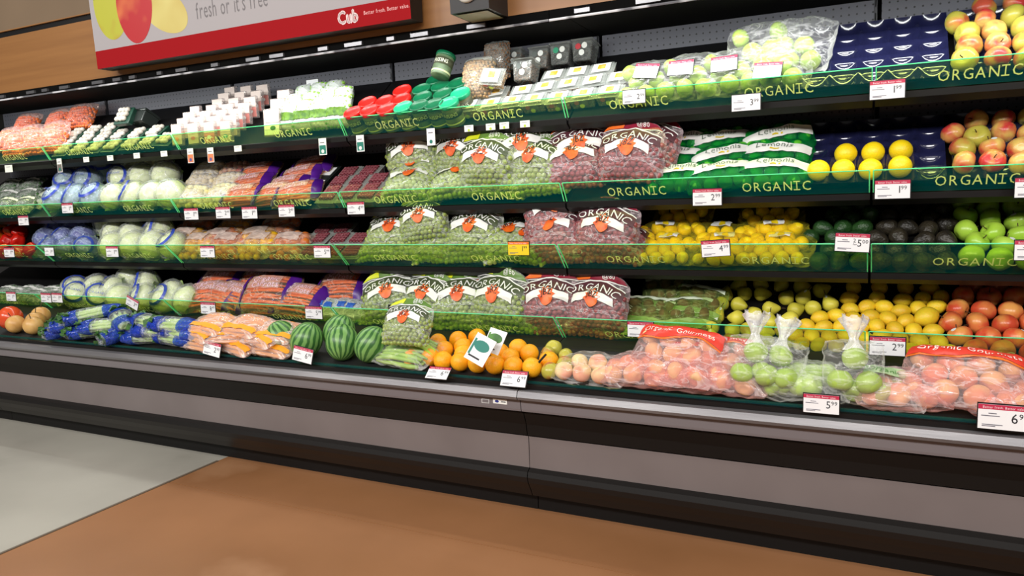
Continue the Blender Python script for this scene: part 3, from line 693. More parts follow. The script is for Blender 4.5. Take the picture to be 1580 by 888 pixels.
    def sticks(s, name, m, parent, r, n, along='x', seed=0, taper=.5):
        rg = random.Random(seed + s.seed); g = G(); W_, H_ = (s.w, s.h) if along == 'x' else (s.h, s.w); 
        for k in range(n):
            t = -.82 + 1.64 * (k + .5) / n
            for sd in (1, -1):
                ln = W_ * .43 * rg.uniform(.85, 1); o0 = rg.uniform(-.03, .03) * W_; a = t * H_ / 2; b = a + rg.uniform(-.03, .03) * H_
                pts = []
                for q in range(6):
                    f_ = -1 + 2 * q / 5; l = f_ * ln + o0; c = a + (b - a) * q / 5; x, y = (l, c) if along == 'x' else (c, l)
                    th = max(0, s.th(2 * x / s.w, 2 * y / s.h)); pts.append((x, y, s.mid(x, y) + sd * max(0, th - r * 1.02)))
                fl = rg.random() < .5; rad = [r * (taper + (1 - taper) * (q / 5 if fl else 1 - q / 5)) for q in range(6)]; rad[0] *= .6; rad[-1] *= .6
                g.tube(pts, rad, 7)
        return g.out(name, m, parent, True)
F_CLEAR = film('clear bag film')
F_POUCH = film('pouch film', haze=.12, glint=.30, hazecol=(235, 240, 232))
F_POUCHR = film('red grape pouch film', tint=(250, 235, 238), haze=.13, glint=.30, hazecol=(240, 225, 230))
F_GREENT = film('green kiwi film', tint=(236, 244, 215), haze=.07, glint=.2, hazecol=(190, 215, 130))
F_LIME = film('green lime net', tint=(130, 228, 150), haze=.20, glint=.15, hazecol=(10, 150, 90), scale=40)
F_YNET = film('yellow net', tint=(255, 250, 200), haze=.08, glint=.12, hazecol=(240, 232, 90), scale=60)
F_PINK = film('pink tinted film', tint=(254, 230, 226), haze=.16, glint=.35, hazecol=(245, 222, 222))
F_WRAP = film('wrap film', haze=.08, glint=.28, hazecol=(240, 244, 250))
F_BLUE = film('blue celery sleeve', tint=(150, 180, 240), haze=.35, glint=.35, hazecol=(40, 70, 200), scale=16)
m_ggr = mat('green grape skin', (158, 176, 92), (134, 152, 72), rough=.18, scale=20, sub=.2)
m_rgr = mat('red grape skin', (140, 68, 74), (172, 104, 100), rough=.2, scale=20, sub=.15)
m_hg = mat('pouch olive green', (96, 132, 52), (84, 118, 44), rough=.35, scale=6)
m_hy = mat('pouch bright yellow green', (206, 214, 30), rough=.35)
m_hm = mat('pouch maroon', (140, 24, 52), (120, 18, 42), rough=.35, scale=6)
m_ho = mat('pouch orange', (232, 108, 30), rough=.35)
m_dkg = mat('pouch dark green band', (66, 76, 48), rough=.4)
m_dkr = mat('pouch dark plum band', (84, 44, 52), rough=.4)
m_emb = mat('emblem orange', (232, 110, 34), (214, 78, 24), rough=.4, scale=30)
m_lite = mat('emblem yellow', (240, 175, 50), rough=.4)

def grape_pouch(var, col):
    r = empty('grape_bag'); PROTOS.append(r); P = Pillow(.265, .235, .085, seed=var * 7 + (3 if col == 'r' else 0), kind='pouch', wr=.006)
    P.balls('grapes', m_ggr if col == 'g' else m_rgr, r, (.0118 if col == 'g' else .0112), -.93, .16, stretch=1.12)['kind'] = 'stuff'
    P.film('film', F_POUCH if col == 'g' else F_POUCHR, r)
    P.patch('header', m_hg if col == 'g' else m_hm, r, -.97, .97, .70, .97, off=.004)
    P.patch('header_end', m_hy if col == 'g' else m_ho, r, -.96, -.30, .72, .95, off=.0055, nu=6, nv=3)
    P.patch('dark_arch', m_dkg if col == 'g' else m_dkr, r, -.90, .90, .06, .38, off=.0042, arc=.28)
    P.patch('white_outline', M_PAPER, r, -.92, .92, .38, .42, off=.005, arc=.28, nv=1)
    P.patch('seal_line', M_PAPER, r, -.97, .97, .655, .685, off=.0055, nv=1)
    P.patch('white_arch', M_PAPER, r, -.66, .66, -.16, .12, off=.0056, arc=.22)
    g = G(); P.text(g, 'ORGANIC', 0, .37, .036, rad=.19, off=.007, sx=1.25); P.text(g, '@80', .35, .78, .03, off=.0065); g.out('lettering', M_PAPER, r)
    g = G(); n = 22; O = []
    for k in range(n):
        t = 2 * math.pi * k / n; q = (1.22 if k % 2 else .84) if t < math.pi else 1 - .12 * abs(math.cos(t))
        O.append(P.on(.02 + .24 * q * math.cos(t), .08 + .27 * q * math.sin(t) - (.04 if t > math.pi else 0), .0075))
    g.add([P.on(.02, .08, .0085)] + O, [(0, 1 + k, 1 + (k + 1) % n) for k in range(n)]); g.out('emblem', m_emb, r, True)
    g = G(); P.text(g, 'JBZ', .02, .11, .036, off=.010, sx=.8); g.out('emblem_letters', M_INK, r)
    g = G()
    for q in range(4): P.patch
    return r
def carrot_bag(var, big=False, kind='carrot'):
    r = empty('carrot_bag'); PROTOS.append(r)
    P = Pillow(.34 if big else .26, .22 if big else .15, .095 if big else .06, seed=var * 5 + 40, wr=.004)
    mo = mat('carrot skin', (232, 122, 46), (212, 100, 34), rough=.45, scale=20, stretch=(4, 1, 1), rnd=.05)
    P.sticks('carrots', mo, r, .0095 if big else .0085, 10 if big else 8)
    P.film('film', film('carrot film', tint=(255, 240, 225), haze=.10, glint=.3, hazecol=(245, 215, 200)), r)
    mp = mat('bag purple', (84, 30, 140), (66, 20, 118), rough=.3, scale=8)
    P.patch('purple_end', mp, r, -.99, -.70, -.97, .97, nu=5, nv=12); P.patch('purple_end', mp, r, .70, .99, -.97, .97, nu=5, nv=12)
    P.patch('pale_panel', film('carrot print', tint=(255, 235, 225), haze=.45, glint=.2, hazecol=(240, 205, 190)), r, -.62, .5, .02, .72, off=.0035)
    g = G(); P.text(g, 'Organic', .0, .36, .045 if big else .03, off=.0055); P.text(g, 'Carrots', .02, .06, .045 if big else .03, off=.0055); g.out('lettering', mat('carrot lettering', (235, 205, 225)), r)
    return r
def fill_bag(name, var, w, h, t, film_m, content, m, cr, prints=(), txt=None, v1=.85, sticks=0, along='x', wr=.005, cname='contents', stuff=True):
    r = empty(name); PROTOS.append(r); P = Pillow(w, h, t, seed=var * 11 + int(w * 1000) % 17, wr=wr)
    if sticks: c = P.sticks(cname, m, r, cr, sticks, along, taper=.7)
    else: c = P.balls(cname, m, r, cr, -.9, v1, jit=.35)
    if stuff: c['kind'] = 'stuff'
    P.film('film', film_m, r)
    for (nm, pm, u0, u1, v0, v1_) in prints: P.patch(nm, pm, r, u0, u1, v0, v1_, off=.004)
    if txt:
        for s_, u, v, sz, tm in txt: g = G(); P.text(g, s_, u, v, sz, off=.004); g.out('lettering', tm, r)
    return r
def fruit_bag(name, kind, fk, var, w, h, n, m, extra=None, thick=None, shape='bag'):
    """bag with a few separate fruit inside; fruit are its parts"""
    r = empty(name); PROTOS.append(r); fr = FR[fk][3]; P = Pillow(w, h, (thick or 2.3 * fr), seed=var * 13, wr=.006)
    rg = random.Random(var); pts = []; d = fr * 1.98; j = 0; y = -h / 2 + fr * 1.25
    while y < h / 2 - fr * 1.05:
        x = -w / 2 + fr * 1.3 + (fr if j % 2 else 0)
        while x < w / 2 - fr * 1.15: pts.append((x, y)); x += d
        y += d * .87; j += 1
    pts = pts[:n] if n else pts
    for (x, y) in pts:
        o = fruit_proto(fk, rg.randrange(3), False, False); c = bpy.data.objects.new(FR[fk][0], o.data); C.objects.link(c); c.parent = r
        k = .96; th = P.th(2 * x / w, 2 * y / h); k = min(.97, max(.7, th / fr)) if thick is None else .97
        c.matrix_local = Matrix.Translation((x + rg.uniform(-1, 1) * .002, y + rg.uniform(-1, 1) * .002, P.mid(x, y))) @ Euler((rg.uniform(0, 6), rg.uniform(0, 6), 0)).to_matrix().to_4x4() @ Matrix.Scale(k, 4)
    P.film('film', m, r)
    if extra: extra(P, r)
    return r
def lime_extra(P, r):
    P.patch('white_band', M_PAPER, r, -.96, .96, -.10, .42, off=.004)
    P.patch('yellow_mark', mat('label yellow', (230, 205, 40)), r, -.14, .14, .0, .09, off=.0055, nu=6, nv=2)
    g = G(); P.text(g, 'Lemonis', 0, .16, .03, off=.006, sx=1.2); g.out('lettering', mat('label grey green', (110, 125, 110)), r)
def lemon_extra(P, r):
    P.patch('pale_label', M_PAPER, r, -.32, .3, .35, .8, off=.003); P.patch('yellow_label_stripe', M_YELT, r, -.08, .12, .38, .77, off=.0045, nu=4)
def kiwi_extra(P, r):
    P.patch('white_edge', mat('kiwi label', (214, 226, 200)), r, -.9, .9, .62, .82, off=.003); P.patch('green_label', mat('kiwi green', (150, 180, 80), (110, 150, 60), scale=9), r, -.95, .95, -.9, -.52, off=.003)
def red_extra(P, r):
    P.patch('red_band', mat('bag red print', (222, 62, 46), rough=.35), r, -.97, .97, .42, .92, off=.003, warp=lambda u, v: (u, v + .1 * math.sin(u * 4)))
    P.patch('orange_line', m_ho, r, -.97, .97, .34, .40, off=.0035, nv=1, warp=lambda u, v: (u, v + .1 * math.sin(u * 4)))
    g = G(); P.text(g, 'Organic Gourmets', 0, .56, .027, off=.0055, sx=1.1); g.out('lettering', mat('bag pale lettering', (250, 225, 215)), r)
def green_extra(P, r):
    P.patch('label', mat('pale green label', (196, 214, 170), (120, 160, 100), scale=24, detail=4), r, -.45, .45, -.1, .5, off=.003)
    g = G(); P.text(g, 'Organic', 0, .12, .024, off=.005); g.out('lettering', m_green, r)
def tie_extra(P, r):
    """twisted neck of a knotted produce bag"""
    g = G(); rg = random.Random(P.seed); n = 18
    prof = [(.030, 0), (.016, .02), (.010, .034), (.014, .045), (.026, .07), (.034, .095)]; v = []
    for rr, zz in prof:
        for k in range(n):
            t = 2 * math.pi * k / n; q = rr * (1 + .35 * math.sin(5 * t + zz * 30) * (zz > .03)); v.append((q * math.cos(t), P.h / 2 - .03 + zz + .008 * math.sin(3 * t) * (zz > .08), q * math.sin(t) * .55))
    g.add(v, [(j * n + k, j * n + (k + 1) % n, (j + 1) * n + (k + 1) % n, (j + 1) * n + k) for j in range(len(prof) - 1) for k in range(n)])
    g.out('knotted_neck', film('knot film', haze=.35, glint=.3), r, True)

def box_pack(name, w, h, t, body, parts, lid=None, inner=None):
    """flat tub lying on the deck: body tapered, lid, printed label"""
    r = empty(name); PROTOS.append(r); k = .88
    g = G(); g.add([(-w / 2 * k, -h / 2 * k, 0), (w / 2 * k, -h / 2 * k, 0), (w / 2 * k, h / 2 * k, 0), (-w / 2 * k, h / 2 * k, 0), (-w / 2, -h / 2, t * .8), (w / 2, -h / 2, t * .8), (w / 2, h / 2, t * .8), (-w / 2, h / 2, t * .8)], [(0, 3, 2, 1), (0, 1, 5, 4), (1, 2, 6, 5), (2, 3, 7, 6), (3, 0, 4, 7), (4, 5, 6, 7)])
    bevel(g.out('tray', body, r), .004)
    if lid != 'none':
      g = G(); e = .003; g.box(-w / 2 - e, w / 2 + e, -h / 2 - e, h / 2 + e, t * .8, t * .86); g.box(-w / 2 + e, w / 2 - e, -h / 2 + e, h / 2 - e, t * .86, t); bevel(g.out('lid', lid or body, r), .003)
    if inner:
        rg = random.Random(3); g = G(); q = inner[1]
        for a in range(int(w * .8 / q / 1.7)):
            for b in range(int(h * .8 / q / 1.7)):
                T = Matrix.Translation((-w * .4 + q * 1.2 + a * q * 1.75 + rg.uniform(-.2, .2) * q, -h * .4 + q * 1.2 + b * q * 1.75, t * .98)) @ Matrix.Diagonal((q, q, q * .8, 1)); g.add(ICO[0], ICO[1], T)
        g.out('contents', inner[0], r, True)['kind'] = 'stuff'
    for (nm, m, x0, x1, y0, y1, z) in parts: G().box(w * x0, w * x1, h * y0, h * y1, t + z, t + z + .0012).out(nm, m, r)
    return r
def jar(col, label='RAISINS', lab=(128, 132, 98)):
    r = empty('jar'); PROTOS.append(r); rr, h = .041, .105
    mb = mat('jar carton %d' % lab[0], lab, tuple(int(c * .78) for c in lab), rough=.5, scale=30)
    v, f = lathe([(.038, 0), (.0405, .003), (rr, .008), (rr, h - .02), (.039, h - .014), (.039, h - .008)], 28); mk('body', v, f, mb, True, r)
    v, f = lathe([(.0415, h - .018), (.0435, h - .014), (.0435, h - .003), (.0415, h), (.038, h + .0005), (.037, h - .0025), (.01, h - .003), (.001, h - .003)], 28); mk('lid', v, f, col, True, r)
    v, f = lathe([(rr + .0004, .012), (rr + .0008, .012), (rr + .0008, .02), (rr + .0004, .02)], 28); mk('label_stripe', v, f, mat('jar pale stripe', (190, 196, 150)), True, r)
    for off in (0, math.pi):
        g = G(); text(g, label, .024, lambda x, y: Vector(((rr + .0012) * math.sin(x / rr + off), -(rr + .0012) * math.cos(x / rr + off), .052 + y)), sx=.95); g.out('lettering', mat('jar lettering', (225, 225, 205)), r)
    v, f = lathe([(rr + .0003, .044), (rr + .0007, .044), (rr + .0007, .076), (rr + .0003, .076)], 28); mk('label_panel', v, f, mat('jar dark panel', (72, 76, 56)), True, r)
    return r
def cauli(var, wrapm, ring=True, tint=None):
    r = empty('cauliflower'); PROTOS.append(r); v, f = param(26, 18, lambda p, t: (0, 0, 0)); V = []; rg = random.Random(var)
    base = [Vector((math.sin(p) * math.cos(t), math.sin(p) * math.sin(t), .8 * math.cos(p))) for p in [0] for t in [0]]
    def fn(p, t):
        d = Vector((math.sin(p) * math.cos(t), math.sin(p) * math.sin(t), .82 * math.cos(p))); return d * (.073 * (1 + .09 * abs(noise.noise(d * 4.5 + Vector((var, 0, 0)))) + .03 * noise.noise(d * 14)))
    v, f = param(26, 18, fn); mk('curd', v, f, tint or mat('cauliflower curd', (228, 234, 200), (212, 222, 172), rough=.6, scale=40, bump=.5, bscale=160), True, r)
    g = G()
    for k in range(7):
        a = 2 * math.pi * k / 7 + rg.uniform(-.2, .2); vs = []
        for j in range(5):
            q = j / 4; ph = math.pi * (.95 - .36 * q)
            for i in range(5):
                aa = a + (i - 2) / 2 * .42 * (1 - .55 * q * q); rr = .079 + .004 * math.cos(i * 1.5) + .012 * q * (q > .8); vs.append((rr * math.sin(ph) * math.cos(aa), rr * math.sin(ph) * math.sin(aa), rr * .82 * math.cos(ph)))
        g.add(vs, [(j * 5 + i, j * 5 + i + 1, j * 5 + i + 6, j * 5 + i + 5) for j in range(4) for i in range(4)])
    g.out('leaves', mat('cauliflower leaf', (188, 212, 140), (160, 192, 112), rough=.5, scale=20), r, True)
    def fw(p, t):
        d = Vector((math.sin(p) * math.cos(t), math.sin(p) * math.sin(t), .84 * math.cos(p))); return d * (.087 + .004 * noise.noise(d * 6 + Vector((var, 2, 0))) + .003 * noise.noise(d * 15) + (.012 if p > 2.9 else 0))
    v, f = param(28, 18, fw); mk('wrap', v, f, wrapm, True, r)
    if ring:
        g = G(); vs = []; n = 26; cdir = Vector((0, -.1, 1)).normalized()
        for k in range(n):
            t = 2 * math.pi * k / n
            for ph in (.62, .80):
                d = Vector((math.sin(ph) * math.cos(t), math.sin(ph) * math.sin(t), .84 * math.cos(ph))); vs.append(d * (.0905 + .004 * noise.noise(d * 6 + Vector((var, 2, 0)))))
        g.add(vs, [(2 * k, 2 * k + 1, (2 * k + 3) % (2 * n), (2 * k + 2) % (2 * n)) for k in range(n)]); g.out('blue_printed_ring', mat('ring blue', (50, 72, 176), rough=.3), r, True)
        g = G(); text(g, 'ORGANIC', .018, lambda x, y: Vector((x, -.0 + y, 0)) + Vector((0, 0, .079)), sx=1); g.out('lettering', mat('ring blue', (50, 72, 176)), r)
    return r
def celery(var, seed=0):
    r = empty('celery_bunch'); PROTOS.append(r); rg = random.Random(var); g = G()
    for k in range(13):
        a = 2 * math.pi * k / 8; q = .019 if k < 8 else .008; x = q * math.cos(a) * 1.5; z = q * math.sin(a)
        g.tube([(x * .7, -.13, z * .6), (x, -.07, z), (x * 1.05, .02, z), (x * 1.2, .10, z * 1.1)], [.010, .011, .009, .006], 8)
    g.out('stalks', mat('celery stalk', (188, 210, 140), (160, 190, 108), rough=.4, scale=14, stretch=(3, .5, 3)), r, True)
    g = G()
    for k in range(34):
        p = Vector((rg.uniform(-.04, .04), rg.uniform(.085, .15), rg.uniform(-.02, .035))); T = Matrix.Translation(p) @ Euler((rg.uniform(-1, 1), rg.uniform(-1, 1), rg.uniform(0, 6))).to_matrix().to_4x4(); s = rg.uniform(.012, .024)
        g.add([(0, -s, 0), (s * .8, -s * .1, .004), (s * .5, s * .6, 0), (0, s * .35, .003), (0, s, 0), (-s * .5, s * .6, 0), (-s * .8, -s * .1, .004), (0, 0, -.003)], [(7, 0, 1), (7, 1, 2), (7, 2, 3), (7, 3, 4), (7, 4, 5), (7, 5, 6), (7, 6, 0)], T)
    g.out('leaves', mat('celery leaf', (62, 110, 40), (38, 82, 28), rough=.45, scale=30), r, True)
    def fn(p, t):
        c = math.cos(p); s = math.sin(p) ** .5 if math.sin(p) > 0 else 0; w = .046 + .008 * max(0, -c); d = Vector((w * s * math.cos(t) * 1.15, -.148 * c + .0, w * s * math.sin(t) * .78)); return d * (1 + .10 * noise.noise(d * 28 + Vector((var * 3, 0, 0))))
    v, f = param(22, 16, fn); mk('sleeve', v, f, F_WRAP, True, r)
    def fb(p, t):
        d = Vector(fn(p, t)); return d * 1.03
    v, f = param(22, 16, fb); RW = lambda q: min((i - 1) // 22 for i in q)
    for a, b in ((1, 5), (9, 12)): mk('blue_print', v, [q for q in f if len(q) == 4 and a <= RW(q) < b], F_BLUE, True, r)
    return r
def tray(nx, ny, px=.087, py=.080):
    """moulded plastic fruit tray, a cup for each fruit"""
    w, h = nx * px, ny * py; g = G(); k = 8; v = []; NX, NY = nx * k, ny * k
    for j in range(NY + 1):
        for i in range(NX + 1):
            x = i / k; y = j / k; a = abs(math.sin(math.pi * x)) * abs(math.sin(math.pi * y)); v.append((x * px - w / 2, y * py - h / 2, .034 - .032 * (abs(math.sin(math.pi * x)) * abs(math.sin(math.pi * y))) ** .55))
    g.add(v, [(j * (NX + 1) + i, j * (NX + 1) + i + 1, (j + 1) * (NX + 1) + i + 1, (j + 1) * (NX + 1) + i) for j in range(NY) for i in range(NX)])
    n0 = len(g.v); g.add([(p[0], p[1], p[2] - .002) for p in v], [q[::-1] for q in g.f])
    o = g.out('fruit_tray', mat('dark blue tray plastic', (30, 32, 66), rough=.14, spec=1), None, True); PROTOS.append(o); return o
# ------------------------------------------------------------------ laying things out on the decks
def lay(protos, desc, cat, L, rows, where, group, tilt=0, yaw=0, ht=.0, th=.06, jit=3, base=False, pl=None, seed=1, k=1.0, lift=0):
    """rows of (px, py[, yaw, tilt, scale, extra lift, proto]) front row first; ht height of the thing, th thickness"""
    X, T, Nn = basis(L); MB = Matrix((X, T, Nn)).transposed().to_4x4(); rg = random.Random(seed + L * 10); n = len(rows); c = 0
    for i, row in enumerate(rows):
        row = sorted(row, key=lambda q: q[0])
        for j, q in enumerate(row):
            q = list(q) + [None] * (7 - len(q)); yw = yaw if q[2] is None else q[2]; tl = tilt if q[3] is None else q[3]; s = k * (q[4] or 1); ex = (q[5] or 0) + lift
            pr = protos[q[6] if q[6] is not None else c % len(protos)]; c += 1
            lf = (ht / 2 * abs(math.sin(R(tl))) * s + th / 2 * s if not base else 0) + ex
            p = on_deck(L, q[0], q[1], (pl * s + ex) if pl is not None else lf)
            if pl is not None: p = p - Nn * (pl * s + ex - lf)
            if not base and L < 5:
                # keep the front edge of a bag behind the guard
                half = ht / 2 * s * math.cos(R(tl)); p2 = p - T * half * .96; q2 = keep_in(L, p2, .014 + .42 * th * s * min(1, 2 * abs(math.sin(R(tl)))), ex < .03); p = p + (q2 - p2)
            if base and L < 5 and ht:
                half = ht / 2 * s; p2 = p - T * half; q2 = keep_in(L, p2, .006); p = p + (q2 - p2)
            if not base and L == 5:
                half = ht / 2 * s * math.cos(R(tl)) * abs(math.cos(R(yw))) + (-.03 if ht > .12 else .03) ; dy = 2.262 - (p - T * half)[1]
                if dy > 0: p = p + T * dy
            mw = Matrix.Translation(p) @ MB @ Matrix.Rotation(R(yw + rg.uniform(-jit, jit)), 4, 'Z') @ Matrix.Rotation(R(tl), 4, 'X') @ Matrix.Rotation(R(rg.uniform(-jit, jit)), 4, 'Y') @ Matrix.Scale(s, 4)
            put(pr, mw, f"{desc}, {colname(j, len(row))} {rowname(i, n)} {where}" if len(rows) * len(row) > 1 or n > 1 else f"{desc} {where}", cat, group)

# ---- grapes
GG = [grape_pouch(i, 'g') for i in range(3)]; GR = [grape_pouch(i + 3, 'r') for i in range(3)]
kw = dict(ht=.235, th=.085, jit=6)
lay(GG, 'green grape pouch', 'bag of grapes', 2, [[(628, 288, 12, 4), (700, 287, 5, 6), (775, 283, -3, 6), (828, 281, 3, 6)], [(640, 262, 14, 12), (738, 260, 0, 48, 1, .01), (814, 262, -6, 38)], [(636, 234, 14, 50), (706, 232, -4, 54), (806, 226, 10, 48, 1, .02)]], 'of second shelf grapes', 'green grape pouches on the second shelf', **kw)
lay(GR, 'red grape pouch', 'bag of grapes', 2, [[(876, 262, 10, 34), (962, 256, -8, 46, 1, .01)], [(896, 228, 12, 48), (998, 222, -18, 42)], [(955, 206, 4, 40)]], 'of second shelf grapes', 'red grape pouches on the second shelf', **kw)
lay(GG, 'green grape pouch', 'bag of grapes', 3, [[(575, 398, 5, 4), (650, 399, -4, 4), (725, 400, 3, 4), (795, 400, -5, 4)], [(596, 368, 10, 32), (664, 374, 22, 20), (722, 366, -6, 38), (786, 366, 30, 12)], [(652, 336, 14, 52, .9, .05)]], 'of third shelf grapes', 'green grape pouches on the third shelf', **kw)
lay(GR, 'red grape pouch', 'bag of grapes', 3, [[(865, 400, 3, 4), (938, 401, -3, 4)], [(846, 364, 8, 34), (934, 352, -8, 50)], [(856, 324, 26, 40, .95, .05)]], 'of third shelf grapes', 'red grape pouches on the third shelf', **kw)
lay(GG, 'green grape pouch', 'bag of grapes', 4, [[(575, 500, 5, 4), (650, 505, -4, 4), (722, 508, 3, 4), (785, 512, -5, 4)], [(594, 462, 16, 44), (652, 466, -18, 44), (702, 470, 6, 42), (764, 466, -5, 52, 1.05)], [(610, 440, 20, 44), (735, 440, 4, 40)]], 'of fourth shelf grapes', 'green grape pouches on the fourth shelf', **kw)
lay(GR, 'red grape pouch', 'bag of grapes', 4, [[(850, 512, 3, 4), (915, 514, -3, 4)], [(848, 460, 2, 52), (918, 468, -8, 48)]], 'of fourth shelf grapes', 'red grape pouches on the fourth shelf', **kw)
lay([GG[0]], 'green grape pouch perched over the watermelons', 'bag of grapes', 5, [[(568, 534, 4, 50, .78, .07)]], 'in the bottom well', 'loose grape pouch', **kw)

# ---- limes, lemon nets, kiwi
NL = [fruit_bag('netted_lime_bag', 'lime', 'lime', i, .25, .155, None, F_LIME, lime_extra) for i in range(2)]
lay(NL, 'green netted bag of limes', 'bag of limes', 2, [[(1048, 273, 4, 6), (1112, 272, 10, 8), (1195, 270, -2, 8)], [(1040, 247, 2, 10), (1118, 246, 12, 14), (1196, 240, -2, 18)], [(1055, 222, -8, 20), (1112, 222, 10, 20), (1200, 216, 16, 24)]], 'of the netted limes', 'netted limes on the second shelf', ht=.155, th=.06)
NY = [fruit_bag('netted_lemon_bag', 'lemon', 'lemon_net', i + 4, .235, .17, None, F_YNET, lemon_extra) for i in range(2)]
lay(NY, 'yellow netted bag of lemons', 'bag of lemons', 3, [[(1024, 398, 0, 3), (1112, 400, 3, 3), (1198, 401, -2, 3)], [(1025, 364, 4, 6), (1110, 366, -3, 6), (1195, 364, 3, 6)], [(1052, 334, -4, 14), (1190, 338, 4, 10)]], 'of the netted lemons', 'netted lemons on the third shelf', ht=.17, th=.06)
NK = [fruit_bag('kiwi_bag', 'kiwi', 'kiwi', i + 8, .21, .16, None, F_GREENT, kiwi_extra) for i in range(2)]
lay(NK, 'green film bag of brown kiwis', 'bag of kiwis', 4, [[(985, 512, 5, 3), (1058, 517, -4, 3)], [(1000, 482, -8, 14), (1060, 484, 4, 16)], [(1032, 452, 5, 24), (1076, 466, -12, 20)]], 'of the kiwi bags', 'kiwi bags on the fourth shelf', ht=.16, th=.062)

# ---- loose piles
T1 = tray(6, 5); T2 = tray(5, 5)
def put_tray(L, xc, T_, label, off=.006):
    X, T, Nn = basis(L); yf, zf = LV[L][0], LV[L][1]; p = Vector((xc, yf, zf)) + T * .215 + Nn * off
    put(T_, Matrix.Translation(p) @ Matrix((X, T, Nn)).transposed().to_4x4(), label, 'fruit tray', 'moulded fruit trays')
put_tray(1, -.10, T1, 'empty dark blue cupped fruit tray on top shelf, left of the blushed apples')
put_tray(1, .395, T2, 'dark blue fruit tray under the yellow blushed apples on top shelf')
put_tray(2, -.10, T1, 'dark blue cupped tray on second shelf holding a few large lemons')
put_tray(2, .395, T2, 'dark blue fruit tray under the red apples on second shelf')
pile(['apple_yellow', 'apple_yellow', 'apple_red'], 'blushed apple', 'apple', 1, [[(1490, 88), (1542, 88), (1582, 88)], [(1495, 69), (1541, 68), (1580, 66)], [(1494, 54), (1539, 47), (1570, 44)], [(1486, 38), (1516, 33), (1560, 26)], [(1519, 12), (1566, 4)]], 'of the top shelf apples', 'blushed apples on the top shelf', stickers=.12, lift=.012)
pile('lemon_big', 'large round lemon', 'lemon', 2, [[(1263, 263), (1301, 262), (1343, 261), (1389, 257)], [(1305, 237), (1347, 235), (1390, 232)]], 'of the tray', 'large lemons in the second shelf tray', lift=.010)
pile(['apple_red', 'apple_red', 'apple_red', 'apple_yellow'], 'red and cream apple', 'apple', 2, [[(1487, 250), (1532, 249), (1575, 252)], [(1489, 228), (1532, 226), (1568, 229)], [(1484, 207), (1513, 209), (1543, 205), (1575, 205)], [(1520, 186), (1548, 187), (1577, 182)]], 'of second shelf apples', 'red apples on the second shelf', stickers=.1, lift=.012)
pile('avocado_green', 'green avocado', 'avocado', 3, [[(1265, 408), (1297, 410), (1326, 408)], [(1278, 387), (1318, 388)], [(1249, 366), (1288, 367), (1318, 368)], [(1272, 352), (1300, 350), (1330, 351)], [(1293, 334), (1321, 336), (1346, 332)], [(1300, 322), (1335, 320)]], 'of green avocados', 'green avocados on the third shelf', up='side', stickers=.15)
pile('avocado_dark', 'dark avocado', 'avocado', 3, [[(1372, 408), (1402, 410), (1434, 410), (1462, 410)], [(1354, 388), (1384, 388), (1416, 388), (1446, 388)], [(1354, 368), (1387, 366), (1434, 368), (1462, 368)], [(1370, 348), (1405, 350), (1446, 350)], [(1374, 334), (1408, 336), (1437, 338), (1468, 345)], [(1390, 322), (1425, 324), (1455, 326)]], 'of dark avocados', 'dark avocados on the third shelf', up='side', stickers=.1)
pile('apple_green', 'bright green apple', 'apple', 3, [[(1487, 400), (1531, 400), (1573, 402)], [(1510, 374), (1552, 381), (1585, 380)], [(1488, 358), (1530, 358), (1566, 360)], [(1492, 341), (1515, 341), (1556, 341), (1582, 338)], [(1482, 322), (1514, 320), (1559, 319)]], 'of the green apples', 'green apples on the third shelf', stickers=.3)
pile('pear', 'ripe yellow pear', 'pear', 4, [[(1098, 520), (1127, 533), (1160, 536), (1188, 536), (1216, 538)], [(1097, 505), (1133, 511), (1163, 512), (1191, 514), (1216, 516)], [(1107, 485), (1135, 490), (1163, 483), (1190, 496), (1217, 494)], [(1112, 469), (1141, 470), (1190, 476), (1228, 480), (1254, 474)], [(1120, 453), (1147, 451), (1177, 453), (1215, 458), (1240, 458), (1280, 467)], [(1140, 440), (1175, 438), (1204, 440), (1238, 442), (1268, 447)]], 'of the pears', 'pears on the fourth shelf', up='side', stickers=.25)
pile('lemon', 'loose lemon', 'lemon', 4, [[(1242, 545), (1268, 546), (1295, 548), (1320, 548), (1345, 548), (1372, 550), (1398, 550), (1426, 552), (1452, 552)], [(1240, 528), (1263, 528), (1291, 528), (1322, 530), (1345, 530), (1370, 530), (1395, 532), (1420, 532), (1452, 536)], [(1244, 508), (1275, 509), (1305, 509), (1335, 509), (1369, 509), (1388, 513), (1407, 517), (1444, 516)], [(1271, 491), (1298, 488), (1322, 494), (1354, 491), (1380, 491), (1409, 499), (1432, 492), (1459, 498, 'lemon', 1.3)], [(1312, 478), (1341, 479), (1369, 475), (1394, 484), (1457, 480)], [(1310, 460), (1353, 460), (1393, 463), (1435, 465), (1463, 465)], [(1317, 443), (1357, 443), (1397, 443), (1435, 445)]], 'of lower lemons', 'loose lemons on the fourth shelf', up='side')
pile('apple_orange', 'orange red apple', 'apple', 4, [[(1484, 556), (1520, 556), (1560, 558)], [(1483, 541), (1505, 535), (1540, 541), (1572, 541)], [(1478, 514), (1500, 516), (1545, 510), (1578, 512)], [(1484, 490), (1508, 488), (1532, 486), (1556, 491), (1580, 488)], [(1484, 464), (1513, 465), (1557, 466)], [(1500, 448), (1535, 448), (1570, 450)]], 'of fourth shelf apples', 'orange red apples on the fourth shelf', stickers=.2)
pile('orange', 'loose orange', 'orange', 5, [[(655, 566), (680, 570), (706, 573), (733, 575), (760, 577), (786, 577)], [(683, 556), (713, 556), (752, 563), (778, 566), (804, 563)], [(658, 541), (686, 542), (735, 548), (775, 548), (814, 556)], [(676, 528), (709, 537), (762, 536), (795, 538)], [(707, 524), (736, 520)]], 'of the orange heap', 'oranges in the bottom well', rs=.93)
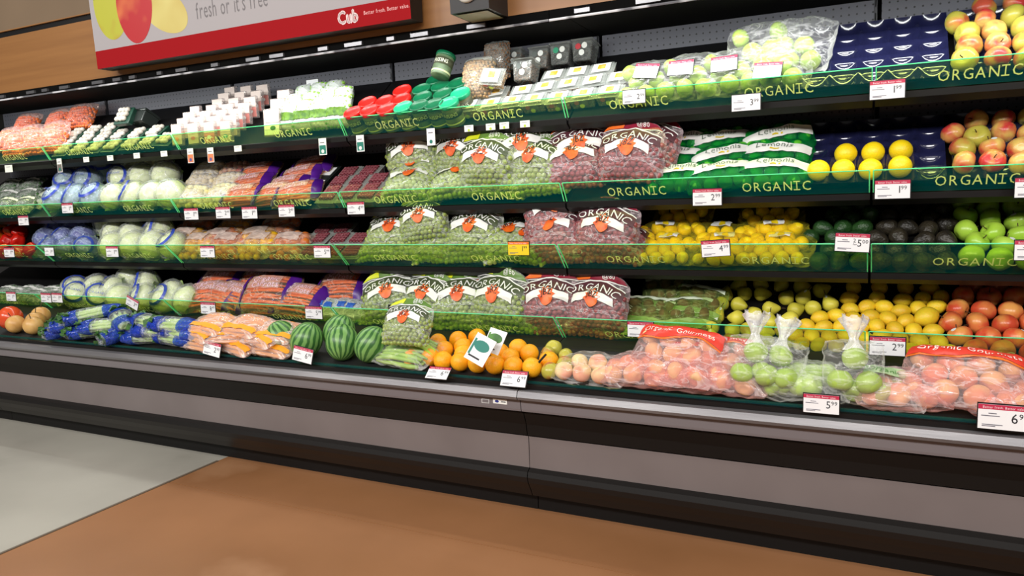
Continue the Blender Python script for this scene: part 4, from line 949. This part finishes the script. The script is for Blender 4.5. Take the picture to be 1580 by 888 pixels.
pile('watermelon', 'small striped watermelon', 'watermelon', 5, [[(420, 547), (474, 550), (532, 558)], [(452, 524), (506, 526)]], 'of the melons', 'watermelons in the bottom well', rs=.8, up='up')
pile('onion', 'pale yellow round squash', 'squash', 5, [[(6, 508), (22, 511)], [(45, 497)], [(62, 487)]], 'at far left', 'round squashes at far left', rs=1.35, up='up')
pile('tomato', 'big orange red squash', 'squash', 5, [[(16, 490)]], 'at far left of well', 'squash', rs=1.25)
pile('pepper_red', 'red bell pepper', 'pepper', 3, [[(22, 392), (2, 392), (42, 392)], [(10, 372), (28, 371)], [(16, 356), (32, 358)]], 'at far left', 'red peppers at far left', rs=1.2)
pile('pepper_orange', 'orange bell pepper', 'pepper', 3, [[(-6, 362), (-2, 348)]], 'at far left', 'orange peppers', rs=1.2)
pile('apple_yellow', 'loose blushed apple', 'apple', 5, [[(832, 572), (852, 566)], [(830, 557), (850, 556)], [(846, 543)]], 'right of oranges', 'loose apples right of the oranges', rs=.8)
settle()

# ---- jars
m_rl = mat('red lid', (222, 28, 22), rough=.35); m_gl = mat('dark green lid', (8, 92, 58), rough=.35); m_ml = mat('mint green lid', (28, 160, 112), rough=.35)
JR, JG, JM = jar(m_rl), jar(m_gl, lab=(96, 116, 84)), jar(m_ml)
JP = [JR, JG, JM]
def jars(lst, desc, k, where, g): lay([k], desc, 'jar', 1, lst, where, g, base=True, ht=.084, pl=.105, jit=2, lift=0)
jars([[(541, 174), (567, 171), (593, 168.5)], [(566, 156), (592, 154), (619, 151)], [(619, 138)]], 'red lidded jar', JR, 'of the raisin jars', 'red lidded jars')
jars([[(645, 162), (668, 160)], [(651, 148), (682, 143)], [(649, 136), (679, 131), (704, 127)], [(672, 121)]], 'dark green lidded jar', JG, 'of the green jars', 'dark green lidded jars')
jars([[(620, 165), (691, 157)], [(709, 142)]], 'mint green lidded jar', JM, 'of the raisin jars', 'mint green lidded jars')
X, T, Nn = basis(1); p = on_deck(1, 682, 104, .16)
put(JG, Matrix.Translation(p - Nn * .0 + T * .01) @ Matrix.Rotation(R(10), 4, 'Y') @ Matrix.Rotation(R(-22), 4, 'X') @ Matrix.Translation((0, 0, -.05)), 'raisin jar standing tipped on top of the dark green lids', 'jar')

# ---- nut clamshells and tubs
m_clear = film('clamshell plastic', haze=.16, glint=.12, hazecol=(200, 205, 200), bump=.2)
m_seed = mat('brown seeds', (104, 74, 50), (66, 46, 34), rough=.6, scale=60); m_tan = mat('tan nuts', (196, 160, 112), (160, 118, 74), rough=.6, scale=60); m_dark = mat('dark fruit', (44, 28, 30), (28, 18, 20), rough=.5, scale=60)
m_yb = mat('label blob', (222, 170, 50), (236, 200, 110), scale=60); m_dot = mat('dot red', (196, 50, 60)); m_ddk = mat('dot dark', (90, 96, 92)); m_dtray = mat('dark tray plastic', (40, 44, 42), rough=.25)
def clam(inner, w=.102, h=.075):
    r = box_pack('nut_clamshell', w, h, .05, m_clear, [('label', M_PAPER, -.36, .36, -.40, .40, .0), ('label_picture', m_yb, -.14, .16, -.16, .24, .0013)], inner=None)
    g = G(); rg = random.Random(4); q = .006
    for a in range(8):
        for b in range(6):
            for c in range(3): g.add(ICO[0], ICO[1], Matrix.Translation((-w * .40 + a * w * .115 + rg.uniform(-.002, .002), -h * .38 + b * h * .15, .008 + c * .013)) @ Matrix.Diagonal((q, q * .8, q, 1)))
    o = g.out('contents', inner, r, True); o['kind'] = 'stuff'
    for dx, m, rad in ((-.024, m_dot, .010), (.006, m_ddk, .010), (-.004, mat('dot lime', (190, 205, 80)), .010)):
        g = G(); g.disc(rad, 14, Matrix.Translation((dx, -h * .47, .030 if m is not MC['dot lime'] else .014)) @ Matrix.Rotation(R(90), 4, 'X')); g.out('round_sticker', m, r)
    return r
CL = [clam(m_seed), clam(m_tan), clam(m_dark)]
lay(CL, 'nut clamshell with white label', 'clamshell', 1, [[(722, 161, None, None, None, None, 1), (757, 158, None, None, None, None, 1), (790, 154), (824, 151), (861, 148), (900, 143, None, None, None, None, 2), (940, 138, None, None, None, None, 2)], [(766, 141), (805, 138), (840, 132), (877, 127), (915, 122), (955, 117)], [(854, 114), (890, 109), (928, 104)]], 'of nut boxes', 'nut clamshells on the top shelf', base=True, ht=.08, pl=.05, yaw=4, jit=2)
def tub(inner, dot):
    r = empty('snack_tub'); PROTOS.append(r); a, b, h = .038, .045, .085
    g = G().add([(-a, -a, 0), (a, -a, 0), (a, a, 0), (-a, a, 0), (-b, -b, h), (b, -b, h), (b, b, h), (-b, b, h)], [(0, 3, 2, 1), (0, 1, 5, 4), (1, 2, 6, 5), (2, 3, 7, 6), (3, 0, 4, 7), (4, 5, 6, 7)]); bevel(g.out('tub', m_clear, r), .006)
    bevel(G().box(-b - .004, b + .004, -b - .004, b + .004, h, h + .007).out('lid', m_clear, r), .003)
    g = G(); rg = random.Random(2)
    for q in range(170):
        z = rg.uniform(.006, h - .014); k = a + (b - a) * z / h - .008; g.add(ICO[0], ICO[1], Matrix.Translation((rg.choice((-1, 1)) * k if q % 2 else rg.uniform(-k, k), rg.uniform(-k, k) if q % 2 else rg.choice((-1, 1)) * k, z)) @ Matrix.Diagonal((.007, .006, .005, 1)))
    g.out('contents', inner, r, True)['kind'] = 'stuff'
    for x, z, m in ((-.016, .06, dot), (.012, .062, M_PAPER), (.0, .034, M_PAPER)):
        g = G(); g.disc(.0125, 16, Matrix.Translation((x, -(a + (b - a) * z / h) - .0015, z)) @ Matrix.Rotation(R(90 + 4.7), 4, 'X')); g.out('round_sticker', m, r)
    return r
TB = [tub(m_seed, m_ddk), tub(m_dark, mat('dot green', (40, 150, 110))), tub(m_dark, m_dot)]
def upright(proto, L, px, py, lift, label, cat, group=None, yaw=0, lean=0, s=1, roll=0, h=.08):
    p = on_deck(L, px, py, lift); mw = Matrix.Translation(p) @ Matrix.Rotation(R(yaw), 4, 'Z') @ Matrix.Rotation(R(-lean), 4, 'X') @ Matrix.Rotation(R(roll), 4, 'Y') @ Matrix.Scale(s, 4) @ Matrix.Translation((0, 0, -h / 2)); return put(proto, mw, label, cat, group)
for i, px, py, lf, lb in ((0, 796, 96, .05, 'clear snack tub at back of top shelf, behind the front brown one'), (0, 812, 112, .07, 'clear snack tub with brown pieces, lower front one of the group'), (0, 836, 94, .05, 'clear snack tub with brown pieces, left of the green dotted tub'), (1, 869, 88, .05, 'dark snack tub with green dot, beside the red dotted tub'), (2, 903, 82, .05, 'dark snack tub with red dot, rightmost of the tubs')):
    upright(TB[i], 1, px, py, lf, lb, 'tub', 'snack tubs on the top shelf', lean=12, h=.09)
NB = [fill_bag('nut_bag', 1, .15, .19, .06, m_clear, 0, m_tan, .007, [('header', film('nut header film', haze=.5, glint=.2, hazecol=(200, 200, 190)), -.9, .9, .72, .93)]), fill_bag('nut_bag', 2, .12, .16, .06, m_clear, 0, mat('brown granola', (120, 82, 50), (86, 56, 34), rough=.7, scale=50), .006)]
lay([NB[0]], 'clear bag of tan nuts leaning beside the green lids', 'bag of nuts', 1, [[(736, 120, 0, 32)]], 'on top shelf', 'bags of nuts', ht=.19, th=.06, lift=.02)
lay([NB[1]], 'small bag of brown granola behind the tan nuts', 'bag of nuts', 1, [[(766, 93, 0, 50)]], 'on top shelf', 'bags of nuts', ht=.16, th=.06, lift=.02)
upright(CL[1], 1, 765, 127, .09, 'nut clamshell standing up with its white label facing out', 'clamshell', lean=0, roll=8, h=.0, s=1).matrix_world @= Matrix.Rotation(R(62), 4, 'X')

# ---- bagged green apples on the top shelf with price cards
GA = [fruit_bag('apple_bag', 'apple', 'apple_greenb', i + 20, .25, .22, 6, F_CLEAR) for i in range(3)]
lay(GA, 'clear bag of green apples', 'bag of apples', 1, [[(1000, 128, 4, 8), (1062, 122, -3, 10), (1128, 117, 3, 10), (1195, 105, -3, 14)], [(1178, 75, 4, 26), (1228, 68, -8, 24)]], 'of bagged apples', 'bags of green apples on the top shelf', ht=.22, th=.083)
for k, (px, py, rl, lb) in enumerate(((997, 109, 8, 'leftmost'), (1050, 104, 1, 'second from left'), (1117, 98, -2, 'third from left'), (1184, 108, 4, 'rightmost'))):
    Y = on_deck(1, px, py, .105)[1]; p = at_y(px, py, Y)
    put(price_proto('', '1', 'red', h=.066), Matrix.Translation(p) @ Matrix.Rotation(R(-30), 4, 'X') @ Matrix.Rotation(R(rl), 4, 'Y') @ Matrix.Scale(.92, 4), f'white price card lying on the bagged green apples, {lb} of four', 'price card', 'price cards on bagged apples')

# ---- left part of the top shelf
sw = [fill_bag('salad_bag', i + 5, .105, .155, .055, film('white salad film', haze=.6, glint=.25, hazecol=(226, 230, 228)), 0, mat('salad leaf', (96, 146, 50), (140, 180, 70), scale=40), .010, [('green_window', mat('salad print green', (104, 146, 30), (56, 100, 22), scale=40, detail=4), -.92, .92, -.35, .12), ('white_label', M_PAPER, -.8, .8, -.56, -.40)]) for i in range(2)]
lay(sw, 'white salad bag', 'salad bag', 1, [[(430, 198), (455, 196), (481, 194), (510, 190)], [(441, 182), (466, 180), (490, 177), (518, 172)], [(452, 168), (478, 165), (503, 161), (528, 157)], [(466, 154), (490, 150), (514, 147)]], 'of salad bags', 'white salad bags on the top shelf', ht=.155, th=.055, tilt=38)
def card_pack(name, m1, m2, w=.078, h=.11, t=.018):
    r = empty(name); PROTOS.append(r); bevel(G().box(-w / 2, w / 2, -h / 2, h / 2, 0, t).out('pack', film('pack plastic', haze=.25, glint=.2, hazecol=(206, 192, 188)), r), .003)
    G().box(-w * .44, w * .44, h * .0, h * .46, t, t + .001).out('upper_label', mat('herb label', (214, 196, 188)), r); G().box(-w * .44, w * .44, -h * .44, -h * .02, t, t + .001).out('lower_label', m2, r); g = G(); g.disc(w * .2, 12, Matrix.Translation((0, -h * .2, t + .0018)), .6); g.out('label_mark', m1, r); return r
mp1, mp2, mp3 = mat('label pink', (206, 128, 120)), mat('label orange', (220, 140, 90)), mat('label aqua', (70, 160, 155)); mpa = mat('label pale', (196, 176, 160))
HP = [card_pack('herb_pack', mp2, mpa), card_pack('herb_pack', mp1, mpa), card_pack('herb_pack', M_PAPER, mp1), card_pack('herb_pack', mp3, mpa)]
rows = []
for r_ in range(7):
    row = []
    for c_ in range(4):
        if c_ == 0 and r_ > 3: continue
        row.append((277 + 25 * c_ + 9.5 * r_, 208 - 1.6 * c_ - 9.3 * r_, 0, None, None, None, c_ if r_ < 2 else (1 if c_ < 2 else 2)))
    rows.append(row)
lay(HP, 'slim herb pack', 'herb pack', 1, rows, 'of herb packs', 'slim herb packs on the top shelf', tilt=52, ht=.11, th=.018, jit=3)
WB = [card_pack('greens_box', m_green, M_PAPER, .085, .13, .03)]
lay(WB, 'white box with dark leaf picture', 'greens box', 1, [[(414, 206)], [(424, 190)], [(434, 174)], [(444, 160)]], 'left of salad bags', 'white greens boxes', tilt=48, ht=.13, th=.03)
m_mush = mat('mushroom', (206, 200, 190), (160, 150, 138), rough=.6, scale=30); m_gt = mat('dark green tray', (22, 56, 44), rough=.3)
MT = [box_pack('mushroom_tray', .125, .105, .04, m_gt, [], lid='none', inner=(m_mush, .016))]
lay(MT, 'dark green tray of white mushrooms', 'mushroom tray', 1, [[(92, 233), (118, 230), (145, 226), (172, 222), (200, 219), (228, 215), (254, 212)], [(104, 218), (130, 214), (157, 210), (183, 206), (210, 204), (238, 200)], [(116, 204), (142, 200), (168, 196)]], 'of the trays', 'mushroom trays on the top shelf', base=True, ht=.105, pl=.045)
upright(MT[0], 1, 196, 182, .1, 'dark green mushroom tray stood upright at the back', 'mushroom tray', lean=-60, h=.02); upright(box_pack('black_tub', .12, .10, .08, m_dtray, []), 1, 222, 184, .06, 'empty black tub beside the upright mushroom tray', 'tub', h=.08, lean=30)
BC = [fill_bag('baby_carrot_bag', i + 30, .22, .17, .07, film('carrot top film', tint=(255, 240, 235), haze=.10, glint=.22, hazecol=(250, 225, 220)), 0, mat('baby carrot', (236, 126, 60), (222, 104, 44), rough=.4, scale=20), .010, v1=.55) for i in range(2)]
lay(BC, 'clear bag of orange baby carrots', 'bag of carrots', 1, [[(8, 235), (38, 232), (66, 228)], [(12, 214), (46, 210), (82, 205)], [(40, 192), (88, 186), (124, 178)]], 'at far left', 'bags of baby carrots on the top shelf', tilt=24, ht=.17, th=.07)
put(price_proto('', '1', 'plain', h=.06), Matrix.Translation(at_y(482, 130, 2.98)) @ Matrix.Scale(.75, 4), 'small white card standing above the white salad bags', 'price card')

# ---- second shelf, left
F_BW = film('blue tinted wrap', tint=(225, 235, 255), haze=.18, glint=.4, hazecol=(200, 214, 250)); m_red_cab = mat('red cabbage leaf', (96, 80, 140), (150, 150, 190), rough=.5, scale=12)
CA = [cauli(1, F_BW), cauli(2, F_BW)]; CB = [cauli(3, F_WRAP, False), cauli(4, F_WRAP), cauli(5, F_WRAP, False)]; CC = [cauli(6, F_WRAP), cauli(7, F_WRAP)]; CD = [cauli(8, F_BW, True, m_red_cab), cauli(9, F_BW, False, m_red_cab)]
def heads(P_, desc, L, rows, where, g, k=1.0, sd=1):
    rg = random.Random(sd + L); n = len(rows)
    for i, row in enumerate(rows):
        for j, q in enumerate(sorted(row)):
            s = k * (q[2] if len(q) > 2 else 1); p = keep_in(L, on_deck(L, q[0], q[1], .074 * s), .078 * s)
            put(P_[(i + j) % len(P_)], Matrix.Translation(p) @ Euler((R(rg.uniform(35, 75)), R(rg.uniform(-30, 30)), R(rg.uniform(-50, 50)))).to_matrix().to_4x4() @ Matrix.Scale(s, 4), f'{desc}, {colname(j, len(row))} {rowname(i, n)} {where}', 'cauliflower' if 'cauli' in desc else 'cabbage', g)
heads(CA, 'blue wrapped cauliflower head', 2, [[(90, 306), (118, 305), (147, 303)], [(106, 281), (136, 278)], [(158, 262)]], 'of second shelf', 'blue wrapped cauliflowers on the second shelf')
heads(CB, 'clear wrapped cauliflower head', 2, [[(176, 303), (206, 302), (236, 301), (264, 299)], [(190, 276), (222, 272), (256, 270)], [(212, 256), (244, 252)]], 'of second shelf', 'clear wrapped cauliflowers on the second shelf')
m_root = mat('cream root', (226, 212, 172), (206, 186, 140), rough=.6, scale=16); m_rootr = mat('blush root', (206, 168, 130), (180, 90, 80), rough=.6, scale=14)
PB = [fill_bag('root_bag', i + 50, .21, .15, .06, film('root film', haze=.24, glint=.35), 0, m_root, .017, v1=.8, stuff=True) for i in range(2)] + [fill_bag('root_bag', 53, .21, .15, .06, F_CLEAR, 0, m_rootr, .017, v1=.8)]
lay(PB, 'clear bag of cream roots', 'bag of roots', 2, [[(296, 303), (338, 303)], [(306, 284, None, None, None, None, 0), (350, 282, None, None, None, None, 1)], [(318, 264), (360, 264)]], 'of second shelf', 'bags of cream roots on the second shelf', tilt=14, ht=.15, th=.06)
CK = [carrot_bag(i) for i in range(2)]; CKB = [carrot_bag(i + 3, True) for i in range(2)]
lay(CK, 'orange carrot bag with purple ends', 'bag of carrots', 2, [[(372, 303, 14), (420, 304, 6), (452, 303, 20)], [(384, 284, 14), (442, 287, 8)], [(398, 266, 12), (462, 272, 12)], [(480, 257, 10)]], 'of second shelf', 'carrot bags on the second shelf', tilt=8, ht=.15, th=.06)
FT = [box_pack('card_tray', .10, .11, .025, m_dtray, [('white_card', M_WHITE, -.42, .42, -.3, .3, .001)])]
lay(FT, 'flat black tray with white card', 'tray', 2, [[(470, 304)], [(486, 284)], [(504, 264)]], 'left of berry boxes', 'black trays with white cards', base=True, ht=.11, pl=.027)
m_ber = mat('dark red berry', (112, 26, 40), (84, 14, 30), rough=.35, scale=30)
BB = [box_pack('berry_box', .105, .10, .042, m_clear, [('label', film('berry label', haze=.22, glint=.45, hazecol=(190, 110, 120), scale=60), -.38, .38, -.3, .34, .006)], inner=(m_ber, .011))]
g = G(); g.box(-.045, .045, -.04, .04, .004, .034); g.out('berries', m_ber, BB[0])
lay(BB, 'clear box of dark red berries', 'berry box', 2, [[(500, 308), (530, 307), (560, 306), (589, 304)], [(513, 293), (543, 291), (573, 289)], [(524, 278), (554, 276), (584, 274)], [(538, 264), (570, 262)]], 'of second shelf boxes', 'berry boxes on the second shelf', base=True, ht=.10, pl=.045, jit=3)
m_lf = mat('dark leaves', (58, 104, 44), (34, 74, 32), rough=.5, scale=30)
LG = [fill_bag('greens_bag', i + 60, .2, .15, .05, film('greens film', haze=.12, glint=.3), 0, m_lf, .012, [('silver_stripe', M_PAPER, -.8, .8, .3, .5)]) for i in range(2)]
lay(LG, 'dark green leafy bag', 'bag of greens', 2, [[(4, 322), (32, 320)], [(12, 304), (42, 302)], [(16, 287), (48, 285)]], 'at far left', 'dark leafy bags on the second shelf', tilt=10, ht=.15, th=.05)
SCN = fill_bag('scallion_bundle', 70, .10, .20, .04, film('scallion film', haze=.15, glint=.3), 0, mat('scallion', (206, 222, 190), (120, 160, 90), rough=.4, scale=14), .006, sticks=7, along='y')
lay([SCN], 'bundle of pale scallions in film', 'scallions', 2, [[(60, 308, -15), (76, 303, -20)]], 'of second shelf', 'scallion bundles', tilt=5, ht=.2, th=.04)

# ---- third shelf, left
heads(CD, 'purple blue wrapped cabbage head', 3, [[(66, 388), (96, 388), (126, 388)], [(70, 368), (98, 367), (128, 366)], [(86, 353), (118, 352)]], 'of third shelf', 'blue wrapped cabbages on the third shelf', k=.86)
heads([CB[0], CB[2], CB[0], CC[0]], 'round white cauliflower head', 3, [[(156, 392), (188, 392), (220, 392), (250, 392)], [(178, 360), (206, 364), (246, 359, 1.12)], [(168, 345, 1.0)]], 'of third shelf', 'white cauliflowers on the third shelf')
m_ysq = mat('yellow squash skin', (240, 190, 30), (226, 160, 40), rough=.3, scale=10)
YB = [fill_bag('yellow_vegetable_bag', i + 80, .24, .17, .075, film('vegetable bag film', haze=.14, glint=.35, hazecol=(245, 225, 210)), 0, m_, .028, [('pale_print', film('pale print', haze=.6, glint=.2, hazecol=(235, 215, 205)), -.6, .6, .0, .7)]) for i, m_ in enumerate((m_ysq, mat('orange veg', (226, 130, 50), (200, 100, 36), rough=.4, scale=14)))]
lay(YB, 'bag of yellow and orange vegetables', 'vegetable bag', 3, [[(284, 394), (330, 395), (378, 396), (426, 396)], [(284, 368), (335, 370), (395, 368, 12)], [(300, 350), (360, 350), (430, 350, 10)]], 'of third shelf', 'vegetable bags on the third shelf', tilt=10, ht=.17, th=.075)
lay(BB, 'clear box of dark red berries', 'berry box', 3, [[(468, 402), (500, 403), (530, 403)], [(450, 384), (480, 385), (511, 385), (542, 386)], [(463, 367), (494, 366), (525, 366), (554, 366)], [(500, 352), (530, 351)]], 'of third shelf boxes', 'berry boxes on the third shelf', base=True, ht=.10, pl=.045, jit=3)
lay(LG, 'dark green leafy bag', 'bag of greens', 3, [[(52, 392)]], 'beside red peppers on third shelf', 'leafy bag beside the red peppers', tilt=8, ht=.15, th=.05)

# ---- fourth shelf, left
lay(LG, 'dark green leafy bag', 'bag of greens', 4, [[(2, 470), (34, 472), (66, 474)], [(8, 452), (42, 452), (76, 453)]], 'of fourth shelf', 'leafy bags on the fourth shelf', tilt=8, ht=.15, th=.05)
heads(CC + [CB[0]], 'blue ringed cauliflower head', 4, [[(98, 472), (130, 475), (163, 477), (197, 480), (230, 483), (262, 485)], [(118, 446), (148, 443), (176, 447), (226, 441, 1.06), (266, 455)], [(202, 430)]], 'of fourth shelf', 'blue ringed cauliflowers on the fourth shelf')
lay(CKB, 'large carrot bag', 'bag of carrots', 4, [[(318, 478, -10), (378, 482, 5), (440, 486, -5)], [(318, 456, 14), (362, 458, -12), (412, 454, 2, 22, 1.1)], [(340, 436, 5), (400, 434, 0), (528, 442, 4)]], 'of fourth shelf', 'carrot bags on the fourth shelf', tilt=14, ht=.22, th=.095, k=.92)
SP = [fill_bag('sprout_bag', i + 90, .15, .13, .05, film('sprout film', haze=.35, glint=.35, hazecol=(225, 230, 235)), 0, m_lf if i else mat('sprout green', (120, 160, 70), (80, 120, 50), scale=20), .010, [('blue_oval', mat('print blue', (40, 90, 180)), -.3, .3, -.1, .35)]) for i in range(2)]
lay(SP, 'white and blue printed vegetable bag', 'vegetable bag', 4, [[(492, 497), (525, 500), (552, 500)], [(463, 468), (496, 474), (530, 476)]], 'of fourth shelf', 'white and blue bags on the fourth shelf', tilt=16, ht=.13, th=.05)

# ---- bottom well
CE = [celery(i) for i in range(3)]
lay(CE, 'blue sleeved celery bunch', 'celery', 5, [[(55, 527, 150), (96, 530, 120), (140, 535, 165), (185, 538, 100), (226, 541, 80)], [(82, 513, 130, None, None, .03), (124, 518, 110, None, None, .03), (168, 523, 75, None, None, .03), (206, 526, 95, None, None, .03), (242, 529, 85, None, None, .03)], [(106, 498, 140, None, None, .07), (150, 508, 60, None, None, .06), (196, 513, 80, None, None, .06), (236, 516, 90, None, None, .06)]], 'of the celery', 'celery bunches in the bottom well', ht=.10, th=.085, k=.95)
OB = [fill_bag('orange_root_bag', i + 100, .25, .16, .055, film('pink white film', haze=.30, glint=.35, hazecol=(248, 225, 215)), 0, mat('bright carrot', (240, 160, 40), (232, 140, 30), rough=.4, scale=14), .011, [('orange_band', mat('bag orange band', (240, 160, 30)), -.95, .95, -.75, -.45)], sticks=7) for i in range(2)]
lay(OB, 'pale bag of orange carrots', 'bag of carrots', 5, [[(278, 543, -8), (333, 549, -14), (390, 551, -6)], [(272, 530, -20, None, None, .04), (322, 532, 12, None, None, .04), (372, 535, -18, None, None, .04)], [(290, 516, -10, None, None, .07), (345, 519, -12, None, None, .07), (396, 524, 4, None, None, .05)]], 'of the well', 'pale carrot bags in the bottom well', tilt=10, ht=.16, th=.055)
GB = [fill_bag('leafy_vegetable_bag', 110, .27, .17, .06, F_CLEAR, 0, mat('lettuce', (176, 204, 104), (140, 180, 76), scale=16), .011, [('green_band', mat('leafy band', (176, 206, 60)), -.95, .95, -.1, .3)], sticks=8)]
lay(GB, 'clear bag of green vegetables with lime band', 'vegetable bag', 5, [[(606, 557, -6)]], 'left of oranges', 'green vegetable bag', tilt=14, ht=.17, th=.06)
PC = [fruit_bag('peach_bag', 'peach', 'peach', 31, .27, .15, None, F_CLEAR)]
lay(PC, 'clear bag of pale peaches', 'bag of peaches', 5, [[(900, 584, -3)]], 'in the bottom well', 'peach bag', tilt=6, ht=.15, th=.07)
RB = [fruit_bag('apple_bag', 'apple', 'peach', 33 + i, .30, .21, None, F_PINK, red_extra) for i in range(2)]; PK = [fruit_bag('apple_bag', 'apple', 'peach', 36 + i, .25, .16, None, F_PINK) for i in range(2)]
lay(RB, 'red banded bag of pink apples', 'bag of apples', 5, [[(1018, 582, -10, 34), (1500, 632, -6, 20, 1.05)], [(1085, 574, 6, 22)]], 'of the well', 'red banded apple bags in the bottom well', ht=.21, th=.085)
lay(PK, 'pink film bag of apples', 'bag of apples', 5, [[(965, 600, 3), (1040, 607, 4), (1112, 612, -4)], [(1392, 604, 3), (1572, 612, 2)]], 'of the well', 'pink film apple bags along the lip', tilt=8, ht=.16, th=.082)
KN = [fruit_bag('knotted_apple_bag', 'apple', 'apple_greenb', 40 + i, .16, .16, 3, F_CLEAR, tie_extra, thick=.085) for i in range(2)]
lay(KN, 'knotted clear bag of green apples', 'bag of apples', 5, [[(1153, 583, 0, 66), (1186, 596, -14, 50), (1312, 608, 4, 64)]], 'in the well', 'knotted bags of green apples', ht=.16, th=.085)
GP = [fruit_bag('apple_bag', 'apple', 'apple_greenb', 44 + i, .23, .15, None, F_CLEAR, green_extra if i else None) for i in range(2)]
lay(GP, 'flat lying bag of green apples', 'bag of apples', 5, [[(1226, 611, 4, 12, 1, 0, 0), (1362, 624, -4, 10, 1, 0, 1)], [(1250, 592, 0, 14, 1, 0, 0)]], 'of the well', 'flat bags of green apples in the well', ht=.15, th=.08)
# two produce signs standing in the oranges
def sign(label, px, py, lift, w, h, roll, m):
    o = empty('produce_sign'); p = on_deck(5, px, py, lift); o.matrix_world = Matrix.Translation(p) @ Matrix.Rotation(R(-28), 4, 'X') @ Matrix.Rotation(R(roll), 4, 'Y'); tag(o, label, 'sign', 'produce signs among the oranges')
    G().box(-w / 2, w / 2, -.001, .001, -h / 2, h / 2).out('card', M_WHITE, o); g = G(); g.disc(h * .33, 20, Matrix.Translation((0, -.0015, h * .12)) @ Matrix.Rotation(R(90), 4, 'X'), .6); g.out('green_mark', m, o)
    G().box(-w * .38, w * .2, -.0016, -.0011, -h * .36, -h * .30).out('printed_lines', M_INK, o); G().box(-w * .45, -w * .35, -.0016, -.0011, -h * .3, h * .3).out('green_stripe', m, o)
sign('white produce sign with green oval, the nearer of two among oranges', 741, 539, .125, .085, .098, 22, M_TEAL)
sign('white produce sign with green leaf mark, behind the nearer green oval one', 763, 526, .13, .07, .085, 14, m_green)

# ------------------------------------------------------------------ remove the patterns the copies were made from
for pr in PROTOS:
    stack = [pr]
    while stack:
        o = stack.pop()
        if o is None: continue
        stack += [c for c in kids(o)]
        try: bpy.data.objects.remove(o)
        except ReferenceError: pass
